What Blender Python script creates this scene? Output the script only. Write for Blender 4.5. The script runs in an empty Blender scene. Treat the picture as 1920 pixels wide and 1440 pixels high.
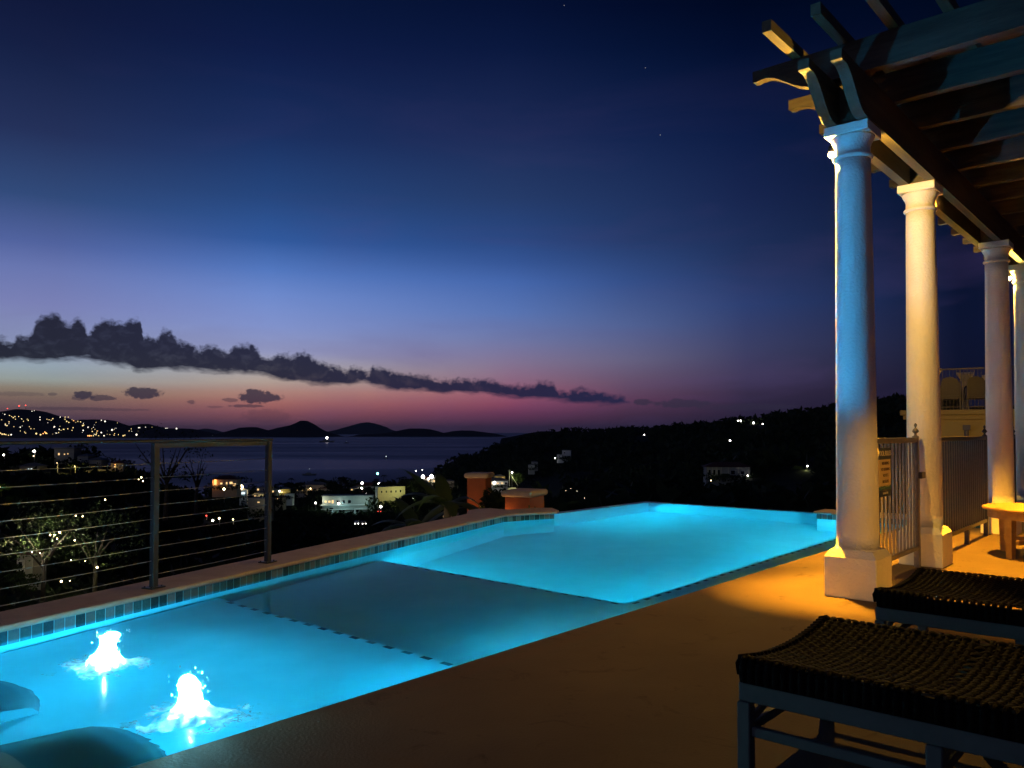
import bpy, math, random
from mathutils import Vector, Matrix, noise as mnoise
R = math.radians
C = bpy.context.scene.collection
SC = bpy.context.scene
random.seed(7)

# ------------------------------------------------------------------ camera
CAM = (0.0, 0.0, 1.25)
F = 1500.0                    # focal length in pixels of a 1920 wide frame
PITCH = 1.7
SHIFT = 45.5
cd = bpy.data.cameras.new('camera'); cam = bpy.data.objects.new('camera', cd); C.objects.link(cam)
cam.location = CAM; cam.rotation_euler = (R(90 + PITCH), 0, 0)
cd.sensor_width = 36; cd.lens = 36 * F / 1920; cd.shift_y = SHIFT / 1920
cd.clip_start = 0.05; cd.clip_end = 60000
SC.camera = cam

def at(px, py, Y):
    """world point that the photograph shows at px,py when it is Y metres ahead"""
    u = (720 + SHIFT - py) / F; k = (px - 960) / F
    cp, sp = math.cos(R(PITCH)), math.sin(R(PITCH))
    # ray in camera coords (k, u, 1) -> world
    dx, dy, dz = k, cp - u * sp, sp + u * cp
    s = Y / dy
    return Vector((dx * s, Y, CAM[2] + dz * s))

# ------------------------------------------------------------------ render settings
SC.view_settings.view_transform = 'Standard'; SC.view_settings.look = 'None'
SC.view_settings.exposure = 0; SC.view_settings.gamma = 1
SC.render.engine = 'CYCLES'
SC.cycles.use_denoising = True
try: SC.cycles.denoiser = 'OPENIMAGEDENOISE'
except Exception: pass
SC.cycles.max_bounces = 8; SC.cycles.transmission_bounces = 6; SC.cycles.transparent_max_bounces = 12
SC.cycles.sample_clamp_indirect = 40.0
SC.cycles.caustics_reflective = False

def lin(c):
    r = []
    for v in c:
        v = v / 255.0
        r.append(v / 12.92 if v <= 0.04045 else ((v + 0.055) / 1.055) ** 2.4)
    return (r[0], r[1], r[2], 1)

# ------------------------------------------------------------------ world: dusk sky
W = bpy.data.worlds.new('World'); SC.world = W; W.use_nodes = True
wt = W.node_tree; wn = wt.nodes; wl = wt.links; wn.clear()
def N(t, tree=wn, **kw):
    n = tree.new(t)
    for k, v in kw.items(): setattr(n, k, v)
    return n
def M(op, a, b=None, c=None, clamp=False, tree=None, links=None):
    tree = tree or wn; links = links or wl
    n = tree.new('ShaderNodeMath'); n.operation = op; n.use_clamp = clamp
    for i, v in enumerate((a, b, c)):
        if v is None: continue
        if isinstance(v, (int, float)): n.inputs[i].default_value = v
        else: links.new(v, n.inputs[i])
    return n.outputs[0]
tc = N('ShaderNodeTexCoord'); sx = N('ShaderNodeSeparateXYZ'); wl.new(tc.outputs['Generated'], sx.inputs[0])
X, Y_, Z = sx.outputs
DEG = 180 / math.pi
EL = M('MULTIPLY', M('ARCSINE', Z), DEG)
AZ = M('MULTIPLY', M('ARCTAN2', X, Y_), DEG)
def px2az(px): return math.degrees(math.atan((px - 960) / F))
def px2el(px, py): return math.degrees(math.atan((810 - py) / math.hypot(F, px - 960)))
SKY = {
 100: [(0,(14,24,58)),(81,(18,30,66)),(244,(36,49,90)),(366,(50,75,123)),(455,(82,100,160)),(504,(106,120,178)),(570,(124,131,184)),(640,(140,150,188)),(690,(154,170,180)),(712,(154,162,158)),(728,(144,131,116)),(745,(130,108,98)),(765,(110,86,90)),(785,(88,68,82)),(805,(68,57,74))],
 500: [(0,(9,23,60)),(81,(14,28,70)),(244,(26,47,95)),(366,(38,71,127)),(447,(50,90,158)),(504,(84,121,193)),(552,(112,140,207)),(610,(132,150,208)),(660,(152,157,196)),(690,(176,172,176)),(715,(190,170,156)),(735,(188,142,126)),(755,(174,112,106)),(775,(144,86,95)),(795,(104,68,84)),(808,(80,58,78))],
 960: [(0,(5,17,51)),(81,(10,24,62)),(244,(28,42,85)),(366,(37,59,105)),(447,(42,72,130)),(490,(54,86,150)),(528,(70,104,173)),(585,(90,118,181)),(634,(112,122,170)),(682,(134,117,148)),(715,(146,106,130)),(740,(158,90,112)),(758,(142,74,100)),(775,(112,58,88)),(795,(76,48,74)),(808,(56,44,68))],
 1180: [(0,(2,12,42)),(81,(5,19,53)),(244,(19,35,77)),(366,(31,50,94)),(447,(36,58,105)),(528,(53,80,138)),(610,(82,99,149)),(675,(104,99,131)),(715,(104,82,108)),(750,(96,62,90)),(780,(70,47,72)),(805,(46,37,58))],
 1400: [(0,(0,8,33)),(81,(2,13,44)),(244,(12,27,66)),(366,(23,37,78)),(490,(33,50,92)),(570,(45,63,113)),(650,(60,64,102)),(700,(62,57,87)),(735,(56,46,73)),(780,(42,34,58)),(808,(30,27,46))],
 1800: [(0,(0,8,30)),(200,(0,12,37)),(400,(4,16,44)),(600,(10,19,47)),(700,(12,17,41)),(812,(9,11,28))],
}
ELMAX = 32.0
elf = M('DIVIDE', EL, ELMAX, clamp=True)
ramps = []
for px in sorted(SKY):
    r = N('ShaderNodeValToRGB'); cr = r.color_ramp; cr.interpolation = 'LINEAR'
    stops = sorted((max(0.0, px2el(px, py)) / ELMAX, c) for py, c in SKY[px])
    cr.elements[0].position = stops[0][0]; cr.elements[0].color = lin(stops[0][1])
    cr.elements[1].position = 1.0; cr.elements[1].color = lin(tuple(int(v * .75) for v in stops[-1][1]))
    for p, c in stops[1:]:
        e = cr.elements.new(p); e.color = lin(c)
    wl.new(elf, r.inputs[0]); ramps.append((px2az(px), r.outputs[0]))
# slow waviness of the bands
col = ramps[0][1]
for (a0, _), (a1, c1) in zip(ramps, ramps[1:]):
    mr = N('ShaderNodeMapRange'); mr.interpolation_type = 'SMOOTHSTEP' if False else 'LINEAR'
    mr.inputs[1].default_value = a0; mr.inputs[2].default_value = a1; wl.new(AZ, mr.inputs[0])
    mx = N('ShaderNodeMix', data_type='RGBA'); wl.new(mr.outputs[0], mx.inputs[0]); wl.new(col, mx.inputs[6]); wl.new(c1, mx.inputs[7])
    col = mx.outputs[2]
def wmix(fac, a, b):
    mx = N('ShaderNodeMix', data_type='RGBA')
    if isinstance(fac, (int, float)): mx.inputs[0].default_value = fac
    else: wl.new(fac, mx.inputs[0])
    for i, v in ((6, a), (7, b)):
        if isinstance(v, tuple): mx.inputs[i].default_value = v
        else: wl.new(v, mx.inputs[i])
    return mx.outputs[2]
def wnoise(sa, se, detail=5, rough=.55, off=0.0, dist=0.0):
    cb = N('ShaderNodeCombineXYZ'); wl.new(M('MULTIPLY', AZ, sa), cb.inputs[0]); wl.new(M('MULTIPLY', EL, se), cb.inputs[1]); cb.inputs[2].default_value = off
    nz = N('ShaderNodeTexNoise'); nz.inputs['Scale'].default_value = 1; nz.inputs['Detail'].default_value = detail
    nz.inputs['Roughness'].default_value = rough; nz.inputs['Distortion'].default_value = dist
    wl.new(cb.outputs[0], nz.inputs['Vector']); return nz.outputs[0]
# faint high streaks
st = wnoise(.045, .22, 4, .6, 3.3, .6)
stf = M('MULTIPLY', M('SUBTRACT', st, .5, clamp=True), 1.1, clamp=True)
low = M('SUBTRACT', 1.0, M('DIVIDE', EL, 26.0, clamp=True))
col = wmix(M('MULTIPLY', stf, low), col, lin((92, 74, 128)))
# low smoky band to the right of the sunset
nb = wnoise(.12, .8, 4, .6, 9.1)
def band(c, h):
    d = M('DIVIDE', M('SUBTRACT', EL, c), h); return M('SUBTRACT', 1.0, M('MULTIPLY', d, d), clamp=True)
# main cloud bank: top and bottom profile against azimuth
TOP = [(-260,640),(-60,630),(0,631),(22,635),(30,624),(49,626),(60,605),(75,588),(94,583),(112,590),(127,601),(141,592),(156,603),(164,624),(169,614),(180,603),(199,597),(229,601),(244,594),(259,596),(266,624),(292,629),(304,615),(319,618),(332,635),(356,641),(379,648),(390,641),(409,648),(427,657),(435,644),(465,641),(480,650),(502,667),(525,658),(547,663),(570,656),(585,667),(607,676),(637,684),(650,691),(658,683),(675,686),(690,695),(697,684),(712,686),(748,695),(796,701),(822,708),(857,708),(901,706),(936,712),(954,718),(989,719),(1015,712),(1037,715),(1046,727),(1063,731),(1085,727),(1129,731),(1159,738),(1183,750),(1200,764)]
BOT = [(-260,672),(-60,676),(0,678),(75,681),(131,679),(161,677),(176,681),(210,689),(240,691),(255,699),(300,695),(356,698),(412,702),(469,704),(517,713),(555,720),(600,725),(656,724),(686,720),(700,727),(740,734),(800,738),(822,742),(850,739),(880,740),(950,748),(1020,752),(1100,760),(1150,761),(1185,758),(1200,750)]
A0, A1 = px2az(-260), px2az(1200)
def curve(pts):
    mr = N('ShaderNodeMapRange'); mr.inputs[1].default_value = A0; mr.inputs[2].default_value = A1; wl.new(AZ, mr.inputs[0])
    fc = N('ShaderNodeFloatCurve'); cv = fc.mapping.curves[0]
    fc.mapping.use_clip = False
    P = [((px2az(px) - A0) / (A1 - A0), px2el(px, py) / 10.0) for px, py in pts]
    cv.points[0].location = P[0]; cv.points[1].location = P[-1]
    for p in P[1:-1]: cv.points.new(*p)
    fc.mapping.update(); wl.new(mr.outputs[0], fc.inputs['Value'])
    return M('MULTIPLY', fc.outputs[0], 10.0)
top, bot = curve(TOP), curve(BOT)
n1 = wnoise(.85, 1.15, 8, .62, 1.7, .35)
n2 = wnoise(2.6, 3.2, 6, .6, 5.2, .3)
n3 = wnoise(.9, 2.4, 5, .55, 8.2, .2)
ntop = M('ADD', M('MULTIPLY', M('SUBTRACT', n1, .5), .75), M('MULTIPLY', M('SUBTRACT', n2, .5), 1.0))
dt = M('ADD', M('SUBTRACT', top, EL), ntop)
db = M('ADD', M('SUBTRACT', EL, bot), M('MULTIPLY', M('SUBTRACT', n3, .5), .7))
dm = M('MINIMUM', M('MULTIPLY', dt, 2.3), M('MULTIPLY', db, 2.8))
gap = M('SUBTRACT', n1, .24)
mask = M('MULTIPLY', dm, 1.0, clamp=True)
mask = M('MULTIPLY', mask, M('ADD', M('MULTIPLY', M('ADD', gap, M('MULTIPLY', db, .12)), 9.0), .5, clamp=True), clamp=True)
side = N('ShaderNodeMapRange'); side.inputs[1].default_value = A1 + .2; side.inputs[2].default_value = A1 - .6; wl.new(AZ, side.inputs[0])
mask = M('MULTIPLY', mask, side.outputs[0])
# small separate clouds (px, py, half width px, half height px, density)
SMALL = [(158,741,17,6,1),(190,746,22,4,.8),(150,747,10,3,.6),(266,737,28,8,1),(250,735,12,7,1),(486,745,36,9,1),(478,739,18,8,1),(432,750,14,3,.6),(460,761,28,2.5,.7),
         (357,754,7,3,.6),(130,766,70,2.2,.45),(200,768,70,2,.4),(1205,754,16,5,.8),(1280,757,48,6,.75),(1272,753,14,5,.7),(1400,763,80,5,.5),(97,739,6,2,.5),(402,763,14,2,.4),(500,780,38,11,.28),(20,738,50,3,.3)]
sm = None
for (px, py, hw, hh, dn) in SMALL:
    a, e = px2az(px), px2el(px, py); w = hw / F * DEG * 1.15; h = hh / F * DEG * 1.3
    da = M('DIVIDE', M('SUBTRACT', AZ, a), w); de = M('DIVIDE', M('SUBTRACT', EL, e), h)
    v = M('SUBTRACT', 1.0, M('ADD', M('MULTIPLY', da, da), M('MULTIPLY', de, de)))
    v = M('ADD', v, M('MULTIPLY', M('SUBTRACT', n2, .5), 2.6))
    v = M('MULTIPLY', M('MULTIPLY', v, 2.4, clamp=True), dn)
    sm = v if sm is None else M('MAXIMUM', sm, v)
mrc = N('ShaderNodeMapRange'); mrc.inputs[1].default_value = -30; mrc.inputs[2].default_value = 10; wl.new(AZ, mrc.inputs[0])
ccol = wmix(mrc.outputs[0], lin((30, 31, 46)), lin((36, 38, 72)))
n4 = wnoise(1.1, 1.6, 6, .6, 12.4, .4)
ccol = wmix(M('MULTIPLY', M('SUBTRACT', n4, .50, clamp=True), 2.6, clamp=True), ccol, wmix(.13, ccol, col))
sm_col = wmix(.05, lin((50, 46, 66)), col)
col = wmix(M('MULTIPLY', sm, .92), col, sm_col)
col = wmix(M('MULTIPLY', mask, .97), col, ccol)
bg = N('ShaderNodeBackground'); wl.new(col, bg.inputs[0]); bg.inputs[1].default_value = 1.0
wo = N('ShaderNodeOutputWorld'); wl.new(bg.outputs[0], wo.inputs[0])

# ------------------------------------------------------------------ frames and tags
TH = R(49)                                    # pool frame: local x runs along the pool, local y towards the sea side
ca, sa_ = math.cos(TH), math.sin(TH)
def P(s, t, z=0.0): return Vector((s * ca - t * sa_, s * sa_ + t * ca, z))

def tag(o, label=None, cat=None, group=None, kind=None):
    if label: o['label'] = label
    if cat: o['category'] = cat
    if group: o['group'] = group
    if kind: o['kind'] = kind
    return o
def empty(name, loc=(0, 0, 0), rz=0.0):
    o = bpy.data.objects.new(name, None); C.objects.link(o); o.location = loc; o.rotation_euler = (0, 0, rz)
    o.empty_display_size = .1
    return o
def copy_tree(o, parent=None):
    c = o.copy(); C.objects.link(c)
    if parent is not None: c.parent = parent
    for ch in [x for x in bpy.data.objects if x.parent == o]: copy_tree(ch, c)
    return c

class MB:
    def __init__(s): s.v = []; s.f = []; s.mi = []; s.sm = []; s.m = 0; s.smooth = False
    def add(s, vs, fs):
        b = len(s.v); s.v += [tuple(v) for v in vs]
        for f in fs: s.f.append(tuple(b + i for i in f)); s.mi.append(s.m); s.sm.append(s.smooth)
        return s
    def box(s, a, b, bev=0.0):
        x0, y0, z0 = a; x1, y1, z1 = b
        if bev <= 0:
            return s.add([(x0,y0,z0),(x1,y0,z0),(x1,y1,z0),(x0,y1,z0),(x0,y0,z1),(x1,y0,z1),(x1,y1,z1),(x0,y1,z1)],
                     [(0,3,2,1),(4,5,6,7),(0,1,5,4),(1,2,6,5),(2,3,7,6),(3,0,4,7)])
        e = bev; pts = []
        for z, k in ((z0, e), (z0 + e, 0), (z1 - e, 0), (z1, e)):
            for (x, y) in ((x0+e+k*.0, y0+k), (x1-e, y0+k), (x1-k, y0+e), (x1-k, y1-e), (x1-e, y1-k), (x0+e, y1-k), (x0+k, y1-e), (x0+k, y0+e)):
                pts.append((x, y, z))
        fs = [tuple(range(7, -1, -1)), tuple(range(24, 32))]
        for r in range(3):
            for i in range(8):
                j = (i + 1) % 8; fs.append((r*8+i, r*8+j, r*8+8+j, r*8+8+i))
        return s.add(pts, fs)
    def lathe(s, prof, c=(0, 0, 0), n=40, sm=True, a0=0.0):
        old = s.smooth; s.smooth = sm; vs = []; fs = []
        for (r, z) in prof:
            for i in range(n):
                a = a0 + 2 * math.pi * i / n; vs.append((c[0] + r * math.cos(a), c[1] + r * math.sin(a), c[2] + z))
        for k in range(len(prof) - 1):
            for i in range(n):
                j = (i + 1) % n; fs.append((k*n+i, k*n+j, (k+1)*n+j, (k+1)*n+i))
        s.add(vs, fs)
        b = len(s.v) - len(vs); s.smooth = False
        s.f.append(tuple(b + i for i in range(n - 1, -1, -1))); s.mi.append(s.m); s.sm.append(False)
        s.f.append(tuple(b + (len(prof)-1)*n + i for i in range(n))); s.mi.append(s.m); s.sm.append(False)
        s.smooth = old; return s
    def tube(s, pts, r, n=6, sm=True, cap=True):
        pts = [Vector(p) for p in pts]; old = s.smooth; s.smooth = sm; vs = []; fs = []
        rr = r if isinstance(r, (list, tuple)) else [r] * len(pts)
        for k, p in enumerate(pts):
            d = (pts[min(k+1, len(pts)-1)] - pts[max(k-1, 0)]).normalized()
            up = Vector((0, 0, 1)) if abs(d.z) < .9 else Vector((1, 0, 0))
            u = d.cross(up).normalized(); w = d.cross(u).normalized()
            for i in range(n):
                a = 2 * math.pi * i / n; vs.append(p + (u * math.cos(a) + w * math.sin(a)) * rr[k])
        for k in range(len(pts) - 1):
            for i in range(n):
                j = (i + 1) % n; fs.append((k*n+i, k*n+j, (k+1)*n+j, (k+1)*n+i))
        if cap: fs.append(tuple(range(n - 1, -1, -1))); fs.append(tuple((len(pts)-1)*n + i for i in range(n)))
        s.add(vs, fs); s.smooth = old; return s
    def prism(s, poly, w0, w1, axis='x'):
        """poly in the plane normal to axis, extruded from w0 to w1"""
        def q(a, b, w): return (w, a, b) if axis == 'x' else ((a, w, b) if axis == 'y' else (a, b, w))
        n = len(poly); vs = [q(a, b, w0) for a, b in poly] + [q(a, b, w1) for a, b in poly]
        fs = [tuple(range(n - 1, -1, -1)), tuple(range(n, 2 * n))]
        for i in range(n):
            j = (i + 1) % n; fs.append((i, j, n + j, n + i))
        return s.add(vs, fs)
    def build(s, name, mat, parent=None, origin=None, fixn=True):
        me = bpy.data.meshes.new(name)
        o = Vector(origin) if origin is not None else Vector((0, 0, 0))
        me.from_pydata([Vector(v) - o for v in s.v], [], s.f)
        mats = mat if isinstance(mat, (list, tuple)) else [mat]
        for m in mats: me.materials.append(m)
        me.polygons.foreach_set('material_index', s.mi); me.polygons.foreach_set('use_smooth', s.sm)
        me.update()
        if fixn and len(s.f) < 60000:
            import bmesh
            bm = bmesh.new(); bm.from_mesh(me); bmesh.ops.recalc_face_normals(bm, faces=bm.faces); bm.to_mesh(me); bm.free()
        ob = bpy.data.objects.new(name, me); C.objects.link(ob)
        if parent is not None: ob.parent = parent
        elif origin is not None: ob.location = o
        return ob

# ------------------------------------------------------------------ materials
def mat(name, base=(.5, .5, .5), rough=.6, metal=0.0, spec=.5, emit=None, estr=0.0, var=None, vscale=4.0, vdet=6, vlo=.35, vhi=.7,
        bump=0.0, bscale=30.0, stretch=None, trans=0.0):
    m = bpy.data.materials.new(name); m.use_nodes = True; t = m.node_tree; n = t.nodes; l = t.links
    b = n['Principled BSDF']; b.inputs['Base Color'].default_value = (*base, 1); b.inputs['Roughness'].default_value = rough
    b.inputs['Metallic'].default_value = metal; b.inputs['Specular IOR Level'].default_value = spec
    if emit: b.inputs['Emission Color'].default_value = (*emit, 1); b.inputs['Emission Strength'].default_value = estr
    co = n.new('ShaderNodeTexCoord'); mp = n.new('ShaderNodeMapping'); l.new(co.outputs['Object'], mp.inputs[0])
    if stretch: mp.inputs['Scale'].default_value = stretch
    if var:
        nz = n.new('ShaderNodeTexNoise'); nz.inputs['Scale'].default_value = vscale; nz.inputs['Detail'].default_value = vdet; nz.inputs['Roughness'].default_value = .6
        l.new(mp.outputs[0], nz.inputs['Vector'])
        r = n.new('ShaderNodeValToRGB'); r.color_ramp.elements[0].position = vlo; r.color_ramp.elements[1].position = vhi
        r.color_ramp.elements[0].color = (*base, 1); r.color_ramp.elements[1].color = (*var, 1)
        l.new(nz.outputs[0], r.inputs[0]); l.new(r.outputs[0], b.inputs['Base Color'])
    if bump:
        nb_ = n.new('ShaderNodeTexNoise'); nb_.inputs['Scale'].default_value = bscale; nb_.inputs['Detail'].default_value = 5
        l.new(mp.outputs[0], nb_.inputs['Vector'])
        bp = n.new('ShaderNodeBump'); bp.inputs['Strength'].default_value = bump; bp.inputs['Distance'].default_value = .02
        l.new(nb_.outputs[0], bp.inputs['Height']); l.new(bp.outputs[0], b.inputs['Normal'])
    if trans:
        tr = n.new('ShaderNodeBsdfTranslucent'); tr.inputs[0].default_value = (*[min(1, c * 1.6) for c in base], 1)
        ms = n.new('ShaderNodeMixShader'); ms.inputs[0].default_value = trans
        l.new(b.outputs[0], ms.inputs[1]); l.new(tr.outputs[0], ms.inputs[2]); l.new(ms.outputs[0], n['Material Output'].inputs[0])
    return m
def glow(name, c, s): return mat(name, (.02, .02, .02), .5, emit=c, estr=s)

m_plaster = mat('painted_plaster', (.74, .72, .68), .55, var=(.82, .80, .76), vscale=2.2, bump=.4, bscale=50)
m_wood = mat('stained_wood', (.045, .036, .026), .6, var=(.085, .068, .05), vscale=3.0, bump=.3, bscale=24, stretch=(1, 1, 6))
m_woodx = mat('stained_wood_beam', (.055, .047, .028), .6, var=(.11, .092, .055), vscale=3.0, bump=.3, bscale=24, stretch=(.5, 5, 5))
m_woody = mat('stained_wood_rafter', (.032, .027, .021), .6, spec=.3, var=(.075, .062, .046), vscale=3.0, bump=.3, bscale=24, stretch=(5, .5, 5))
m_deck = mat('sandy_deck', (.105, .073, .046), .75, spec=.2, var=(.14, .10, .064), vscale=.7, vdet=6, vlo=.36, vhi=.66, bump=.2, bscale=70)
m_coping = mat('coping_stone', (.52, .42, .33), .6, var=(.40, .31, .24), vscale=5, bump=.3, bscale=60)
m_pool = mat('pool_plaster', (.20, .66, .78), .8, var=(.26, .72, .84), vscale=3)
m_tileA = mat('glass_tile_teal', (.035, .14, .17), .25, var=(.06, .20, .22), vscale=60)
m_tileB = mat('glass_tile_pale', (.17, .26, .28), .25, var=(.12, .21, .24), vscale=60)
m_tileC = mat('glass_tile_dark', (.015, .06, .085), .25, var=(.03, .10, .12), vscale=60)
m_tileD = mat('glass_tile_grey', (.09, .17, .20), .25, var=(.12, .21, .23), vscale=60)
TILES = [m_tileA, m_tileB, m_tileC, m_tileD]
m_rail = mat('bronze_rail', (.030, .031, .033), .5, metal=.2, var=(.042, .042, .044), vscale=20)
m_cable = mat('steel_cable', (.34, .35, .36), .36, metal=.9)
m_iron = mat('black_iron', (.045, .038, .035), .38, metal=.4, var=(.07, .06, .05), vscale=30)
m_gate = mat('bronze_gate', (.16, .14, .125), .38, metal=.35, var=(.22, .20, .18), vscale=20)
m_rope = mat('dark_woven_strap', (.0028, .0016, .0014), .6, spec=.05, var=(.007, .0036, .003), vscale=22, bump=.2, bscale=160)
m_benchw = mat('grey_painted_bench', (.085, .10, .095), .55, spec=.3, var=(.12, .135, .125), vscale=5, bump=.15, bscale=50)
m_teak = mat('teak', (.32, .19, .06), .5, spec=.3, var=(.42, .26, .09), vscale=3, stretch=(1, 6, 6), bump=.15, bscale=30)
m_terra = mat('terracotta_plaster', (.30, .085, .03), .8, var=(.24, .07, .025), vscale=6, bump=.3, bscale=40)
m_cap = mat('sand_stone_cap', (.52, .42, .30), .7, var=(.42, .34, .24), vscale=7, bump=.35, bscale=30)
m_land = mat('scrub_ground', (.014, .020, .012), .95, spec=.05, var=(.026, .030, .018), vscale=.05)
m_isle = mat('island_slope', (.016, .020, .018), 1, spec=0, var=(.026, .028, .026), vscale=.002)
m_leaf = mat('leaf_green', (.035, .055, .018), .6, spec=.25, var=(.06, .09, .03), vscale=1.5, trans=.3)
m_leafd = mat('leaf_dark', (.018, .030, .013), .75, spec=.12, var=(.035, .05, .02), vscale=.6, trans=.15)
m_banana = mat('banana_leaf', (.035, .06, .022), .45, spec=.3, var=(.06, .085, .03), vscale=6, trans=.3)
m_bark = mat('bark', (.035, .027, .02), .9, var=(.055, .045, .03), vscale=12)
m_wallw = mat('house_wall_cream', (.60, .55, .42), .8, var=(.52, .47, .35), vscale=.8)
m_wallg = mat('house_wall_grey', (.38, .38, .34), .8, var=(.30, .31, .28), vscale=.6)
m_wally = mat('house_wall_yellow', (.60, .46, .13), .75, var=(.54, .40, .11), vscale=1.2)
m_roofr = mat('roof_red', (.16, .05, .03), .8, var=(.12, .04, .03), vscale=.5)
m_roofg = mat('roof_grey', (.22, .22, .22), .7, var=(.16, .16, .17), vscale=.5)
m_frame = mat('window_frame_white', (.6, .6, .58), .6)
m_darkw = mat('dark_glass', (.01, .012, .015), .12)
m_road = mat('asphalt', (.05, .05, .05), .85, var=(.07, .07, .065), vscale=2)
m_lightpole = mat('galvanised_pole', (.3, .3, .3), .5, metal=.6)
g_win = glow('lit_window_warm', (1, .62, .25), 1.4)
g_winc = glow('lit_window_cool', (.8, .95, 1), 1.3)
g_warm = glow('lamp_warm', (1, .72, .38), 14)
g_white = glow('lamp_white', (1, .93, .85), 16)
g_green = glow('lamp_green', (.25, 1, .75), 8)
g_red = glow('lamp_red', (1, .06, .04), 6)
g_orange = glow('lamp_orange', (1, .35, .08), 5)

# ------------------------------------------------------------------ lamps
def pt(name, loc, watt, colr, radius=.03, target=None, spot=None, blend=.3):
    d = bpy.data.lights.new(name, 'SPOT' if spot else 'POINT'); d.energy = watt; d.color = colr; d.shadow_soft_size = radius
    o = bpy.data.objects.new(name, d); C.objects.link(o); o.location = loc
    if spot:
        d.spot_size = R(spot); d.spot_blend = blend; d.show_cone = False
        dirv = Vector(target) - Vector(loc); o.rotation_euler = dirv.to_track_quat('-Z', 'Y').to_euler()
    return o
WARM = (1, .55, .075); AMBER = (1, .42, .018)
COLS = [6.41, 8.35, 11.5, 13.3]; TC = 2.03; CT = [2.045, 2.045, 1.955, 1.925]
WZ = -.02                                     # water level
BUB = [P(*[(-2.20*ca + 4.36*sa_), (2.20*sa_ + 4.36*ca)], WZ), P(*[(-1.43*ca + 3.60*sa_), (1.43*sa_ + 3.60*ca)], WZ)]

# ------------------------------------------------------------------ sea, islands, terrain
SEA = -45.0
b = MB()
NS = 24
b.add([(-26000, 150, SEA), (26000, 150, SEA), (26000, 42000, SEA), (-26000, 42000, SEA)], [(0, 1, 2, 3)])
m_sea = bpy.data.materials.new('sea_water'); m_sea.use_nodes = True
n = m_sea.node_tree.nodes; l = m_sea.node_tree.links; n.clear()
sd = n.new('ShaderNodeBsdfDiffuse'); sd.inputs[0].default_value = (.010, .012, .022, 1)
sg = n.new('ShaderNodeBsdfGlossy'); sg.inputs['Color'].default_value = (.19, .175, .205, 1); pb = sg
sf = n.new('ShaderNodeFresnel'); sf.inputs['IOR'].default_value = 1.33; sm_ = n.new('ShaderNodeMixShader'); so = n.new('ShaderNodeOutputMaterial')
l.new(sf.outputs[0], sm_.inputs[0]); l.new(sd.outputs[0], sm_.inputs[1]); l.new(sg.outputs[0], sm_.inputs[2]); l.new(sm_.outputs[0], so.inputs[0])
co = n.new('ShaderNodeTexCoord'); mp = n.new('ShaderNodeMapping'); mp.inputs['Scale'].default_value = (.006, .03, 1); l.new(co.outputs['Object'], mp.inputs[0])
nz = n.new('ShaderNodeTexNoise'); nz.inputs['Scale'].default_value = 1; nz.inputs['Detail'].default_value = 8; nz.inputs['Roughness'].default_value = .65; l.new(mp.outputs[0], nz.inputs['Vector'])
bp = n.new('ShaderNodeBump'); bp.inputs['Strength'].default_value = .5; bp.inputs['Distance'].default_value = 3.0; l.new(nz.outputs[0], bp.inputs['Height']); l.new(bp.outputs[0], sg.inputs['Normal']); l.new(bp.outputs[0], sf.inputs['Normal'])
mp2 = n.new('ShaderNodeMapping'); mp2.inputs['Scale'].default_value = (.0006, .003, 1); l.new(co.outputs['Object'], mp2.inputs[0])
nz2 = n.new('ShaderNodeTexNoise'); nz2.inputs['Scale'].default_value = 1; nz2.inputs['Detail'].default_value = 5; l.new(mp2.outputs[0], nz2.inputs['Vector'])
mr = n.new('ShaderNodeMapRange'); mr.inputs[1].default_value = .35; mr.inputs[2].default_value = .65; mr.inputs[3].default_value = .24; mr.inputs[4].default_value = .44
l.new(nz2.outputs[0], mr.inputs[0]); l.new(mr.outputs[0], pb.inputs['Roughness'])
tag(b.build('sea', m_sea), kind='structure')

def interp(pts, x):
    if x <= pts[0][0]: return pts[0][1]
    for (x0, y0), (x1, y1) in zip(pts, pts[1:]):
        if x <= x1:
            k = (x - x0) / (x1 - x0); return y0 + (y1 - y0) * k
    return pts[-1][1]
def island(name, sil, D, W_, label, cat='island', rough=6.0, structure=True):
    """a real ridge of hills rising from the sea; sil = outline points"""
    b = MB(); b.smooth = True; x0, x1 = sil[0][0], sil[-1][0]; nx = int((x1 - x0) / 3) + 2; nv = 14
    vs = []
    for i in range(nx):
        px = x0 + (x1 - x0) * i / (nx - 1)
        py = interp(sil, px)
        H = at(px, py, D).z - SEA
        X0 = at(px, 810, D).x
        for j in range(nv):
            v = -1 + 2 * j / (nv - 1)
            x = X0 + v * 0.0; y = D + v * W_
            h = H * (1 - abs(v) ** 1.4)
            nn = mnoise.noise(Vector((x * .004, y * .004, 3.1))) * rough * 2 + mnoise.noise(Vector((x * .015, y * .015, 1.1))) * rough
            h = max(-2, h + nn * min(1, H / 40.) * (1 if abs(v) > .1 else .35)) if abs(v) < .999 else -3
            vs.append((x, y, SEA + h))
    fs = [(i*nv+j, (i+1)*nv+j, (i+1)*nv+j+1, i*nv+j+1) for i in range(nx-1) for j in range(nv-1)]
    b.add(vs, fs); o = b.build(name, m_isle)
    tag(o, kind='structure')
    return o
ISL_L = [(-260,800),(-160,782),(-80,770),(0,772),(20,769),(38,766),(55,767),(75,770),(95,776),(120,783),(140,789),(158,786),(175,786),(195,786),(208,790),(232,799),(250,798),(258,796),(272,794),(286,798),(300,804),(322,803),(345,803),(368,810),(385,814),(400,818)]
DL = 7000
island('hills_far', ISL_L, DL, 900, '')
island('hills_far', [(355,816),(370,808),(385,803),(396,805),(410,810),(425,816)], 15000, 900, '')
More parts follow.
